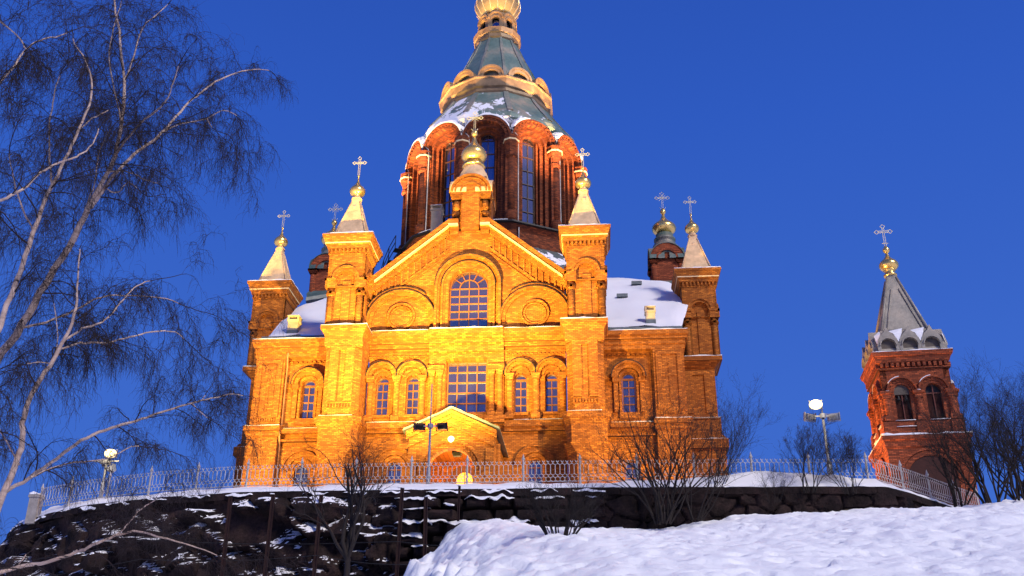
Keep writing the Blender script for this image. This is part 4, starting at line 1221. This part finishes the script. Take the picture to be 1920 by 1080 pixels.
# gate pillar at the far left end of the wall
gp=empty('stone_pillar',(-20.0,-11.2,10.75),'short snowy stone pillar at the far left end of the railing','pillar')
m=MB();m.loft([(.24,-.5),(.24,.75),(.29,.8),(.29,.9),(.2,1.0)],4);m.build('shaft',simple('pale stone',(.3,.27,.25),.8,bump=.4),gp)
m=MB();m.snow(-.28,.28,-.28,.28,.93,.18,.12);m.build('snow',SNOW,gp)
# ---------------------------------------------------------------- rusty rail posts and cables before the wall
rdef=[(-6.1,10.3,5.0),(-4.6,10.35,5.0),(-2.9,10.3,5.2),(-.55,10.2,5.6),(.85,10.25,7.0),(1.95,10.7,8.95)]
rdef=[(-8.0,10.2,4.0),(-6.2,10.25,4.2),(-4.1,10.2,4.2),(-.6,10.45,4.6),(.62,10.05,5.5),(1.95,10.5,9.0)]
desc=['leftmost rusty steel post standing against the rock wall','second rusty steel post from the left against the rock wall','third rusty steel post from the left against the rock wall','tall rusty steel post rising to the railing left of the lamp pole','rusty steel post below the unlit lamp pole beside the snow bank','thin rusty steel post on the snow bank right of the lamp pole']
for (x,zt,zb),dsc in zip(rdef,desc):
    m=MB();y=-16.75;w=.075 if x<1.5 else .045
    m.M=Matrix.Translation((x,y,zb))@Matrix.Rotation(R(rng.uniform(-1.2,1.2)),4,'Y')
    h=zt-zb
    m.box(-w,w,-.015,.015,0,h);m.box(-w,-w+.02,-.07,.07,0,h);m.box(w-.02,w,-.07,.07,0,h)
    o=m.build('steel_post',RUST,None,(x,y,zb)); o.location=(x,y,zb)
    tag(o,dsc,'post','rusty steel posts along the wall')
    if h>1:
        m=MB();m.snow(-w-.02,w+.02,-.09,.05,h-.0,.07,.05);m.build('snow',SNOW,o)
cab=[((-24,-9,8.6),(-12,-16.0,8.5),(-.6,-16.9,8.15),(4.6,-17.2,7.9),'thin dark steel cable running from the wall to the open snow bank'),
     ((-24,-9,7.7),(-12,-16.1,7.65),(-4,-16.9,7.6),(.7,-16.9,7.2),'middle steel cable strung between the rusty posts'),
     ((-22,-11,6.6),(-12,-16.2,6.55),(-4,-16.9,6.5),(.6,-16.9,6.45),'lowest steel cable strung between the rusty posts')]
for *P,dsc in cab:
    m=MB();pts=[]
    for a,b_ in zip(P,P[1:]):
        for i in range(8):
            t=i/8;pts.append((a[0]+(b_[0]-a[0])*t,a[1]+(b_[1]-a[1])*t,a[2]+(b_[2]-a[2])*t-.15*math.sin(PI*t)))
    pts.append(P[-1]);m.tube(pts,.016,5)
    tag(m.build('steel_cable',DARK),dsc,'cable','steel cables along the wall')
# ---------------------------------------------------------------- lamp poles
def lamphead(x,y,z,yaw,pitch,parent,org,lit,name='floodlight'):
    T=Matrix.Translation((x,y,z))@Matrix.Rotation(yaw,4,'Z')@Matrix.Rotation(pitch,4,'X')
    m=MB();m.M=T
    # housing opens towards +Y local
    m.add([(-.17,-.16,-.1),(.17,-.16,-.1),(.17,-.16,.1),(-.17,-.16,.1),(-.26,.14,-.17),(.26,.14,-.17),(.26,.14,.17),(-.26,.14,.17)],
          [(0,3,2,1)[::-1],(0,1,5,4),(1,2,6,5),(2,3,7,6),(3,0,4,7)])
    for i in range(5): m.box(-.13+.06*i,-.11+.06*i,-.24,-.15,-.09,.09)
    m.box(-.29,-.26,-.03,.05,-.2,.2);m.box(.26,.29,-.03,.05,-.2,.2);m.box(-.29,.29,-.03,.05,-.22,-.19)
    o=m.build(name,STEEL if lit!='off' else DARK,parent,org)
    g=MB();g.M=T
    if lit=='lit': g.loft([(.3,.12),(.28,.2),(.2,.28),(.08,.33)],14,smooth=True);g.v=[tuple(T@Vector((q.x,q.z,q.y*.75))) for q in (T.inverted()@Vector(v) for v in g.v)]
    else: g.box(-.25,.25,.11,.135,-.16,.16)
    g.build('lamp_glass',LIT if lit=='lit' else CREAM,o,org)
    return T
def pole(x,y,z0,z1,label,heads,antenna=0):
    e=empty('lamp_pole',(x,y,z0),label,'lamp pole','floodlight poles behind the railing');org=(x,y,z0)
    m=MB();m.loft([(.1,z0-.4),(.1,z0+.9),(.065,z0+.95),(.055,z1)],12,x,y,smooth=True)
    if antenna: m.loft([(.035,z1),(.03,z1+antenna)],8,x,y,smooth=True)
    m.build('mast',STEEL,e,org)
    m=MB();m.box(x-.62,x+.62,y-.03,y+.03,z1-.14,z1-.08);m.loft([(.13,z1-.2),(.13,z1)],8,x,y);m.build('cross_arm',STEEL,e,org)
    for (dx,dy,dz,yaw,pitch,lit) in heads: lamphead(x+dx,y+dy,z1+dz,R(yaw),R(pitch),e,org,lit)
    return e
pole(.2,-14.3,11.05,14.05,'unlit lamp pole with a tall thin mast in front of the entrance porch',[(-.52,.05,-.12,10,20,'off'),(.52,.05,-.12,-10,20,'off')],1.95)
pole(18.2,-14.2,11.05,14.2,'lamp pole on the right between the cathedral and the bell tower',[(-.55,.1,-.1,20,15,'on'),(.5,.1,-.12,-20,15,'on'),(-.28,-.1,.42,172,-18,'lit')],.55)
pole(-16.2,-12.2,11.05,13.2,'lamp pole at the left seen through the birch branches',[(-.1,.1,-.1,-30,15,'on'),(.25,.1,-.45,-50,15,'on'),(.22,-.12,.25,190,-15,'lit')],.1)
# ---------------------------------------------------------------- bare trees
def jit(r,a): return Vector((r.uniform(-a,a),r.uniform(-a,a),r.uniform(-a,a)))
def grow(mb,r,p,d,L,rad,depth,drop,nseg=5,wig=.22,sides=4,kids=None,up=0.0,stats=None):
    pts=[tuple(p)];rads=[rad];q=Vector(p);dd=Vector(d).normalized()
    for i in range(nseg):
        dd=(dd+jit(r,wig)+Vector((0,0,-drop*(i+1)/nseg+up))).normalized()
        q=q+dd*(L/nseg);pts.append(tuple(q));rads.append(max(.0022,rad*(1-.75*(i+1)/nseg)))
    mb.tube(pts,rads,sides if rad>.008 else 3,False)
    return pts,rads,dd
def birch(key,root,label,data,seed,dens=1.0):
    r=random.Random(seed)
    e=empty('birch_tree',root,label,'birch tree','birch trees in the foreground')
    org=root; wood=MB();tw=MB()
    limbs=[]
    for t,pts in data:
        P=[p[:3] for p in pts];Rr=[p[3]*(.72 if key=='C' else .9) for p in pts]
        if t:  # carry the trunk down to the snow
            P=[root,tuple((Vector(root)+Vector(P[0]))/2+Vector((.15,0,.1)))]+P; Rr=[Rr[0]*1.1,Rr[0]*1.0]+Rr
        # smooth + crooked
        Q=[];QR=[]
        for i in range(len(P)-1):
            a,b_=Vector(P[i]),Vector(P[i+1])
            ks=4
            for k in range(ks):
                u=k/ks;p0=Vector(P[max(0,i-1)]);p3=Vector(P[min(len(P)-1,i+2)])
                c=.5*((2*a)+(b_-p0)*u+(2*p0-5*a+4*b_-p3)*u*u+(3*a-p0-3*b_+p3)*u**3)
                Q.append(tuple(c+jit(r,.012+.35*Rr[i]*(0 if t and i<2 else 1)*.5)));QR.append(Rr[i]*(1-u)+Rr[i+1]*u)
        Q.append(P[-1]);QR.append(Rr[-1])
        cut=next((i for i,v in enumerate(QR) if v<.0115),len(Q))
        if cut>1: wood.tube(Q[:cut],QR[:cut],10 if t else 8,False)
        if cut<len(Q): tw.tube(Q[max(0,cut-1):],QR[max(0,cut-1):],6,False)
        limbs.append((Q,QR,t))
    def twigs(p,d,L):
        pts,rads,dd=grow(tw,r,p,d,L,.0055,0,.5,5,.45,3)
        for k in range(1,len(pts)):
            for _ in range(2 if r.random()<.75 else 1):
                d2=(Vector(d)*.5+jit(r,.8)+Vector((0,0,-.35))).normalized()
                grow(tw,r,pts[k],d2,L*r.uniform(.4,.85),.0034,0,.7,5,.36,3)
    for Q,QR,t in limbs:
        n=len(Q)
        for i in range(n-1):
            if Q[i][2]<1.5: continue
            frac=i/n; rr=QR[i]
            if rr>.05 : pr=.25
            elif rr>.03: pr=.5
            else: pr=.75
            seg=(Vector(Q[i+1])-Vector(Q[i]));
            cnt=seg.length*1.9*dens*pr/.5
            while cnt>0:
                if r.random()<cnt:
                    dirn=seg.normalized()
                    side=dirn.cross(jit(r,1)).normalized()
                    d=(dirn*.7+side*1.0+Vector((0,0,.25))).normalized()
                    L=r.uniform(.7,1.9)*(1.0 if rr>.03 else .75)
                    pts,rads,dd=grow(tw,r,Q[i],d,L,min(.02,rr*.5),0,.25,6,.3,4)
                    for k in range(1,len(pts)):
                        for _ in range(2):
                            if r.random()<.8:
                                s2=(dd*.4+(Vector(pts[k])-Vector(pts[k-1])).normalized()*.5+jit(r,.75)).normalized()
                                twigs(pts[k],s2,r.uniform(.35,.8))
                cnt-=1
        twigs(Q[-1],Vector(Q[-1])-Vector(Q[-2]),.7)
    wood.build('trunk',BIRCHM,e,org);tw.build('crown',TWIG,e,org)
    return e
BIRCH={}
BIRCH={'A':[(1,[(-6.86,-38.0,7.04,0.1195),(-6.53,-38.08,8.16,0.1118),(-6.03,-38.17,9.16,0.1038),(-5.58,-38.25,10.16,0.096),(-5.03,-38.33,11.39,0.0885),(-4.68,-38.42,12.38,0.0729),(-4.41,-38.5,13.09,0.0652),(-4.19,-38.58,13.8,0.0574),(-4.12,-38.67,14.87,0.05),(-4.22,-38.75,15.98,0.0425),(-4.52,-38.83,17.31,0.0349),(-4.8,-38.92,18.33,0.0268),(-4.98,-39.0,19.19,0.0227)]),(0,[(-4.54,-38.6,12.3,0.0562),(-4.4,-38.27,13.22,0.0493),(-4.12,-37.95,14.11,0.0461),(-3.89,-37.62,14.71,0.0426),(-3.7,-37.29,15.31,0.0398),(-3.43,-36.96,16.22,0.0353),(-3.19,-36.64,16.95,0.0306),(-2.84,-36.31,17.64,0.0274),(-2.38,-35.98,18.18,0.0222),(-1.88,-35.65,18.54,0.0168),(-1.58,-35.33,18.65,0.0122),(-1.44,-35.0,18.52,0.0085)]),(0,[(-4.07,-38.8,13.67,0.0373),(-3.57,-39.17,14.0,0.0321),(-3.07,-39.53,14.23,0.0285),(-2.5,-39.9,14.32,0.0234),(-2.15,-40.27,14.61,0.0185),(-1.89,-40.63,14.94,0.0138),(-1.52,-41.0,15.19,0.0091)]),(0,[(-3.84,-37.0,15.51,0.0263),(-3.71,-36.57,16.02,0.0232),(-3.46,-36.14,16.42,0.0208),(-3.19,-35.71,16.81,0.0184),(-2.98,-35.29,17.35,0.0159),(-2.68,-34.86,17.46,0.0132),(-2.47,-34.43,16.97,0.0113),(-2.43,-34.0,16.52,0.0076)]),(0,[(-2.62,-37.0,15.92,0.0157),(-2.45,-36.75,15.69,0.0122),(-2.08,-36.5,15.62,0.0105),(-1.92,-36.25,15.11,0.0087),(-1.77,-36.0,14.73,0.0061)]),(0,[(-4.3,-38.6,16.09,0.0274),(-4.38,-38.2,17.26,0.023),(-4.53,-37.8,18.49,0.0201),(-4.24,-37.4,19.45,0.015),(-4.06,-37.0,20.45,0.0096)]),(0,[(-4.02,-38.8,14.62,0.0248),(-4.25,-39.04,15.44,0.0217),(-4.44,-39.28,16.28,0.0195),(-4.36,-39.52,17.11,0.0171),(-4.15,-39.76,17.76,0.0129),(-4.01,-40.0,18.07,0.0086)]),(0,[(-5.14,-38.0,11.87,0.0279),(-4.82,-38.33,12.43,0.0245),(-4.51,-38.67,12.99,0.0203),(-4.37,-39.0,13.56,0.0162),(-3.99,-39.33,14.11,0.0129),(-3.31,-39.67,14.63,0.0096),(-2.74,-40.0,14.91,0.0071)]),(0,[(-4.53,-38.0,13.7,0.0217),(-4.3,-37.5,13.98,0.0187),(-4.08,-37.0,14.02,0.0154),(-3.85,-36.5,14.13,0.0121),(-3.84,-36.0,13.91,0.0079)]),(0,[(-4.76,-38.0,13.36,0.0234),(-4.5,-37.6,13.29,0.0168),(-4.4,-37.2,13.84,0.0145),(-4.03,-36.8,13.64,0.012),(-3.74,-36.4,13.9,0.0087),(-3.91,-36.0,13.72,0.0061)])],'B':[(1,[(-4.93,-41.0,5.86,0.0756),(-4.68,-41.08,6.96,0.069),(-4.54,-41.15,8.1,0.0627),(-4.35,-41.23,8.97,0.0596),(-4.2,-41.31,9.62,0.0564),(-4.05,-41.38,10.67,0.0499),(-3.84,-41.46,11.34,0.0431),(-3.66,-41.54,11.89,0.0361),(-3.45,-41.62,12.52,0.0319),(-3.3,-41.69,13.02,0.0277),(-3.26,-41.77,13.61,0.0236),(-3.51,-41.85,14.3,0.0195),(-3.79,-41.92,14.71,0.0152),(-3.89,-42.0,15.11,0.0092)]),(0,[(-4.17,-41.0,11.56,0.025),(-4.17,-41.33,12.12,0.0221),(-4.12,-41.67,12.74,0.0192),(-3.94,-42.0,13.21,0.0162),(-3.71,-42.33,13.52,0.0131),(-3.38,-42.67,13.79,0.0101),(-3.37,-43.0,14.28,0.0072)]),(0,[(-3.61,-44.0,9.28,0.038),(-3.57,-43.5,9.72,0.0324),(-3.51,-43.0,10.25,0.0293),(-3.55,-42.5,10.92,0.0274),(-3.53,-42.0,11.47,0.0239),(-3.44,-41.5,11.93,0.0216),(-3.47,-41.0,12.49,0.0177),(-3.62,-40.5,13.33,0.0138),(-3.75,-40.0,14.04,0.0094)]),(0,[(-4.06,-44.0,11.83,0.0337),(-4.02,-43.71,12.41,0.0289),(-4.02,-43.43,13.02,0.0253),(-4.06,-43.14,13.62,0.0216),(-4.0,-42.86,14.08,0.019),(-3.73,-42.57,14.42,0.0148),(-3.45,-42.29,14.85,0.0105),(-3.1,-42.0,14.9,0.0068)]),(0,[(-3.83,-41.0,12.94,0.0195),(-3.94,-40.33,13.75,0.0156),(-3.96,-39.67,14.43,0.0128),(-3.91,-39.0,15.29,0.01)]),(0,[(-4.38,-41.0,10.43,0.0217),(-4.25,-41.75,10.54,0.0184),(-4.17,-42.5,11.01,0.0153),(-3.84,-43.25,11.3,0.0109),(-3.17,-44.0,11.46,0.0066)]),(0,[(-4.39,-44.0,13.83,0.0213),(-3.83,-44.0,13.38,0.0167),(-3.46,-44.0,12.93,0.0137)])],'C':[(1,[(-5.17,-39.0,2.92,0.123),(-5.04,-39.09,4.44,0.1089),(-4.77,-39.18,5.38,0.0942),(-4.64,-39.27,6.0,0.087),(-4.68,-39.36,6.69,0.0801),(-4.49,-39.45,7.33,0.0729),(-4.2,-39.55,7.78,0.0654),(-3.95,-39.64,8.31,0.0581),(-3.76,-39.73,8.91,0.0436),(-3.77,-39.82,9.59,0.0293),(-3.8,-39.91,10.14,0.0221),(-3.79,-40.0,10.51,0.0148)]),(0,[(-3.93,-39.65,8.33,0.0363),(-3.77,-39.27,8.77,0.0339),(-3.56,-38.89,9.08,0.0313),(-3.49,-38.51,9.54,0.0289),(-3.42,-38.14,10.12,0.0248),(-3.31,-37.76,10.57,0.0205),(-3.03,-37.38,10.88,0.0143),(-2.53,-37.0,11.18,0.0096)]),(0,[(-4.03,-39.6,8.15,0.0363),(-3.88,-39.09,8.49,0.034),(-3.52,-38.57,8.7,0.0315),(-3.22,-38.06,9.03,0.0274),(-2.95,-37.54,9.36,0.0232),(-2.58,-37.03,9.55,0.0188),(-2.34,-36.51,9.38,0.0143),(-1.93,-36.0,9.05,0.0096)]),(0,[(-5.89,-38.15,9.34,0.0447),(-5.46,-37.88,9.57,0.04),(-4.99,-37.61,9.98,0.0354),(-4.5,-37.34,10.44,0.0308),(-3.81,-37.08,10.57,0.0243),(-3.09,-36.81,10.6,0.0194),(-2.46,-36.54,10.41,0.0145),(-1.84,-36.27,10.27,0.0096),(-1.4,-36.0,9.99,0.0064)]),(0,[(-6.02,-38.0,4.97,0.0693),(-5.84,-37.58,5.42,0.0655),(-5.52,-37.17,5.89,0.0631),(-5.18,-36.75,6.46,0.059),(-4.88,-36.33,7.01,0.0566),(-4.52,-35.92,7.39,0.0523),(-4.12,-35.5,7.71,0.0462),(-3.71,-35.08,8.04,0.0416),(-3.34,-34.67,8.35,0.037),(-2.95,-34.25,8.65,0.0323),(-2.54,-33.83,8.93,0.0258),(-2.25,-33.42,9.13,0.0209),(-1.93,-33.0,9.21,0.0141)]),(0,[(-3.41,-33.5,8.88,0.0228),(-3.13,-33.12,8.63,0.0176),(-2.87,-32.75,8.5,0.0142),(-2.67,-32.38,8.37,0.0107),(-2.38,-32.0,8.16,0.0081)]),(0,[(-3.32,-33.0,9.13,0.0178),(-3.39,-32.33,9.69,0.0146),(-3.46,-31.67,10.34,0.0113),(-3.43,-31.0,10.92,0.0077)]),(0,[(-5.68,-38.0,3.45,0.0682),(-5.09,-37.64,3.76,0.0608),(-4.63,-37.27,3.93,0.0565),(-4.17,-36.91,4.21,0.0506),(-3.76,-36.55,4.52,0.0464),(-3.44,-36.18,4.78,0.0405),(-3.21,-35.82,4.87,0.0346),(-2.82,-35.45,4.79,0.0301),(-2.41,-35.09,4.72,0.0239),(-1.85,-34.73,4.55,0.0176),(-1.26,-34.36,4.29,0.0112),(-0.8,-34.0,4.09,0.0065)]),(0,[(-3.99,-35.5,4.84,0.0322),(-4.01,-34.88,5.25,0.028),(-4.11,-34.25,5.68,0.0253),(-4.1,-33.62,6.07,0.0207),(-4.03,-33.0,6.38,0.0141)]),(0,[(-5.47,-37.0,3.92,0.0203),(-5.55,-36.5,4.28,0.0159),(-5.63,-36.0,4.55,0.0081)]),(0,[(-4.45,-39.0,5.42,0.029),(-4.0,-38.6,5.8,0.0249),(-3.24,-38.2,6.01,0.0205),(-2.86,-37.8,6.41,0.0178),(-2.4,-37.4,6.47,0.0134),(-1.97,-37.0,6.42,0.009)]),(0,[(-4.76,-39.0,5.72,0.0249),(-4.63,-40.0,6.03,0.0212),(-4.33,-41.0,6.18,0.0136)]),(0,[(-4.47,-39.0,8.05,0.0224),(-4.57,-39.67,7.82,0.0175),(-4.61,-40.33,7.39,0.0142),(-4.51,-41.0,7.04,0.0097)]),(0,[(-4.52,-39.0,7.99,0.0224),(-4.61,-38.75,8.81,0.0183),(-5.16,-38.5,10.03,0.0157),(-5.96,-38.25,11.04,0.013),(-6.12,-38.0,11.91,0.0083)])]}
birch('A',(-6.6,-37.8,-1.2),'tall leaning birch whose pale trunk forks high, one long limb reaching right',BIRCH['A'],11,1.35)
birch('B',(-7.0,-41.0,-1.4),'slimmer birch at the far left edge behind the tall leaning birch',BIRCH['B'],12,1.2)
birch('C',(-5.4,-39.0,-1.3),'lower birch whose long bare branches reach across the wall past the left lamp',BIRCH['C'],13,1.2)
def shrub(name,loc,label,cat,n,h,spread,rad,seed,group=None,mat=BUSH,drop=0,split=2,fine=5,lean=(0,0),curv=.18,trunk=0,stretch=(1,1)):
    r=random.Random(seed);e=empty(name,loc,label,cat,group);st=MB();tw=MB();P0=Vector(loc)
    def br(p,d,L,rad,lv):
        mb=st if lv==0 else tw
        pts,rads,dd=grow(mb,r,p,d,L,rad,0,drop,6,curv,5,up=.05)
        if lv<split:
            for k in range(2,len(pts)):
                m=2 if r.random()<.45 else 1
                for _ in range(m):
                    if r.random()<.85:
                        a=jit(r,1).cross(dd).normalized()
                        br(pts[k],(dd*1.0+a*r.uniform(.35,.8)+Vector((0,0,.15))).normalized(),L*r.uniform(.35,.62)*(1.25-k/len(pts)*.5),rads[k]*.6,lv+1)
        elif lv==split and fine:
            for k in range(1,len(pts)):
                for _ in range(fine if r.random()<.8 else 1):
                    if r.random()<.6: grow(tw,r,pts[k],(dd+jit(r,.8)).normalized(),L*r.uniform(.3,.6),.0035,0,drop,3,.25,3)
    for i in range(n):
        a=2*PI*i/n+r.uniform(-.3,.3); sp=spread*r.uniform(.25,1)
        d=Vector((math.cos(a)*sp*stretch[0]+lean[0],math.sin(a)*sp*stretch[1]*.6+lean[1],1)).normalized()
        b0=P0+Vector((math.cos(a)*.12*n**.3,math.sin(a)*.08*n**.3,-.15+trunk))
        if trunk: b0=P0+Vector((0,0,trunk))
        br(b0,d,h*r.uniform(.75,1.05)*.82,rad*r.uniform(.7,1.1),0)
    if trunk: st.tube([tuple(P0+Vector((0,0,-.6))),tuple(P0+Vector((.05,0,trunk*.5))),tuple(P0+Vector((0,0,trunk+.05)))],[rad*1.7,rad*1.5,rad*1.2],8,False)
    st.build('stem',mat,e,loc);tw.build('crown',mat,e,loc)
    return e
shrub('young_tree',(-.95,-24,2.6),'dark bare young tree with forking branches in front of the wall left of centre','tree',6,5.6,.6,.085,21,trunk=3.6,split=2,fine=2,curv=.34,stretch=(1.3,1))
shrub('bare_shrub',(10.5,-17.6,8.75),'large many stemmed bare shrub against the wall right of the porch','shrub',17,5.8,.66,.055,22,split=2,fine=1,curv=.27,stretch=(1.15,1),lean=(.12,0))
shrub('bare_shrub',(11.9,-17.3,8.95),'tall fine bare stems just right of the large shrub at the cathedral edge','shrub',8,5.4,.6,.04,23,split=2,fine=1,curv=.24,lean=(.25,0))
shrub('bare_shrub',(6.75,-31.5,terr(6.75,-31.5)+.02),'small low bare bush standing alone in the snow before the wall','shrub',34,1.5,1.0,.02,24,split=1,fine=2,curv=.15)
shrub('bare_shrub',(7.7,-15.0,11.05),'wispy bush behind the wall coping left of the large shrub','shrub',7,1.2,.8,.010,25,'wispy bushes on the terrace',split=1,fine=2)
shrub('bare_shrub',(13.2,-15.4,10.9),'thin upright bush on the terrace edge just right of the large shrub','shrub',9,3.4,.75,.02,26,'wispy bushes on the terrace',split=2,fine=1,lean=(.35,0))
shrub('bare_shrub',(16.9,-15.75,10.4),'dark spreading bush in front of the railing left of the right lamp pole','shrub',10,2.7,.7,.026,27,split=2,fine=3,curv=.2)
shrub('bare_shrub',(18.6,-15.75,10.3),'dark spreading bush in front of the railing right of the right lamp pole','shrub',9,2.4,.75,.024,28,split=2,fine=3,curv=.2)
shrub('bare_shrub',(15.3,-16.1,9.9),'low twiggy bush hanging at the wall top between the large shrub and the right lamp','shrub',8,1.6,.9,.014,33,split=1,fine=3,curv=.2)
shrub('bare_tree',(23.9,-13.0,9.9),'leafless tree directly in front of the base of the bell tower','tree',7,4.2,.5,.06,29,'leafless trees by the bell tower',split=2,fine=3,curv=.27,lean=(.1,0))
shrub('bare_tree',(25.6,-12.5,9.95),'tall leafless tree right beside the bell tower','tree',9,6.2,.45,.065,30,'leafless trees by the bell tower',split=2,fine=3,curv=.27)
shrub('bare_tree',(27.9,-12.0,10.0),'wide leafless tree second from the right edge','tree',10,6.2,.5,.06,31,'leafless trees by the bell tower',split=2,fine=3,curv=.27)
shrub('bare_tree',(24.8,-17.5,9.6),'dense leafless tree at the right edge standing on the snow crest','tree',10,4.6,.55,.05,32,'leafless trees by the bell tower',split=2,fine=3,curv=.27)
shrub('bare_shrub',(-9.5,-15.6,10.4),'thin bush at the railing near the left end of the cathedral','shrub',7,1.7,.8,.012,34,split=1,fine=2)
shrub('bare_shrub',(-14,-15.0,10.2),'thin bush growing over the wall top below the left lamp pole','shrub',8,1.8,.9,.012,35,split=1,fine=3)
# ---------------------------------------------------------------- light
def spot(loc,target,power,ang,blend,col,name='floodlight_or_fill_beam',r=.25):
    l=bpy.data.lights.new(name,'SPOT');l.energy=power;l.spot_size=R(ang);l.spot_blend=blend;l.color=col;l.shadow_soft_size=r
    o=bpy.data.objects.new(name,l);COL.objects.link(o);o.location=loc
    d=Vector(target)-Vector(loc);o.rotation_euler=d.to_track_quat('-Z','Y').to_euler();return o
SOD=(1.0,.70,.13); WARM=(1,.46,.11)
K=.86
spot((-.6,-13.9,13.9),(-3.0,0,34.5),112000*K,106,1,SOD,r=.15);spot((-16.3,-11.6,13.1),(-6,0,15.5),26000,84,1,SOD,r=.4);spot((17.6,-13.7,14.1),(4,0,16),20000,66,1,SOD,r=.4)  # last pair are fill beams added to brighten the lower front
spot((-.5,-13.9,13.9),(4.5,0,32),22000*K,80,1,SOD,r=.15)
spot((-16.3,-11.6,13.1),(-9,0,29),34000*K,84,1,SOD,r=.2)
spot((-16.3,-11.6,13.1),(-1,0,30),40000*K,60,1,SOD,r=.3)
spot((16.0,-1.0,11.6),(24.2,1.2,18.5),17000,75,.9,(1,.5,.12),'bell_tower_floodlight',r=.6)
spot((17.6,-13.7,14.1),(9.5,2,21),9000*K,80,.9,WARM)
# drum floodlights standing on the gallery and roofs
for a,p in ((-66,1.5),(-38,1.2),(36,1.3),(66,1.3)):
    t=R(a);x,y=DX+15.5*math.sin(t),DY-15.5*math.cos(t)
    spot((x,y,32.6),(DX+7.5*math.sin(t),DY-7.5*math.cos(t),45.6),95000*p,23,1,(1,.55,.2),'drum_floodlight',.1)
for a in (-20,15,50,-60):
    t=R(a);x,y=DX+10.5*math.sin(t),DY-10.5*math.cos(t)
    spot((x,y,36.4),(DX+3*math.sin(t),DY-3*math.cos(t),58),900,46,.9,(1,.72,.42),'dome_floodlight',.1)
# glow of the visible pole lamps, plus an unseen light added inside the porch
def pt(loc,p,col,r=.12):
    l=bpy.data.lights.new('lamp_or_added_glow','POINT');l.energy=p;l.color=col;l.shadow_soft_size=r
    o=bpy.data.objects.new('lamp_or_added_glow',l);COL.objects.link(o);o.location=loc
pt((17.85,-14.95,14.7),90,(1,.78,.4));pt((-15.95,-12.9,13.4),90,(1,.78,.4));pt((.2,-3.6,13.4),1300,(1,.6,.2))
# dusk sky and the faint glow of the town behind the camera
SE,SRZ=32,205
w=bpy.data.worlds.new('World');SC.world=w;w.use_nodes=True;nt=w.node_tree;bg=nt.nodes['Background']
sky=nt.nodes.new('ShaderNodeTexSky');sky.sky_type='NISHITA';sky.sun_disc=False;sky.sun_elevation=R(SE);sky.sun_rotation=R(SRZ);sky.ozone_density=4;sky.air_density=1.0;sky.dust_density=.2
tc=nt.nodes.new('ShaderNodeTexCoord');sp_=nt.nodes.new('ShaderNodeSeparateXYZ');nt.links.new(tc.outputs['Generated'],sp_.inputs[0])
rr=ramp(nt,sp_.outputs[2],[(0,(.060,.17,.62)),(.30,(.046,.142,.60)),(.55,(.028,.104,.53)),(.85,(.016,.060,.36))])
mx=mix(nt,.9,sky.outputs[0],rr.outputs[0])
nt.links.new(rr.outputs[0],bg.inputs[0]);bg.inputs[1].default_value=1.0
#SKYLINK
sl=bpy.data.lights.new('town_glow_sun','SUN');sl.energy=3.0;sl.angle=R(12);sl.color=(1,.91,.82)
so=bpy.data.objects.new('town_glow_sun',sl);COL.objects.link(so)
el,az=R(38),R(42)  # from behind and right of the camera
so.rotation_euler=(-Vector((math.sin(az)*math.cos(el),-math.cos(az)*math.cos(el),math.sin(el)))).to_track_quat('-Z','Y').to_euler()
# ---------------------------------------------------------------- camera
cam=bpy.data.cameras.new('camera');co_=bpy.data.objects.new('camera',cam);COL.objects.link(co_);SC.camera=co_
cam.sensor_width=36;cam.lens=36*1920.4527306193233/1920;cam.clip_end=4000;cam.clip_start=.2
yaw,pit,rol=R(4.65939346),R(24.50801587),R(-.29666335)
f=Vector((-math.sin(yaw)*math.cos(pit),math.cos(yaw)*math.cos(pit),math.sin(pit)))
rt=Vector((math.cos(yaw),math.sin(yaw),0));up=rt.cross(f)
c_,s_=math.cos(rol),math.sin(rol)
r2=rt*c_-up*s_*1; u2=rt*s_*1+up*c_
Mx=Matrix((r2,u2,-f)).transposed().to_4x4();Mx.translation=(7.7136,-60,0)
co_.matrix_world=Mx
SC.view_settings.view_transform='Standard';SC.view_settings.look='None';SC.view_settings.exposure=0;SC.view_settings.gamma=1
SC.cycles.max_bounces=5;SC.cycles.use_denoising=True
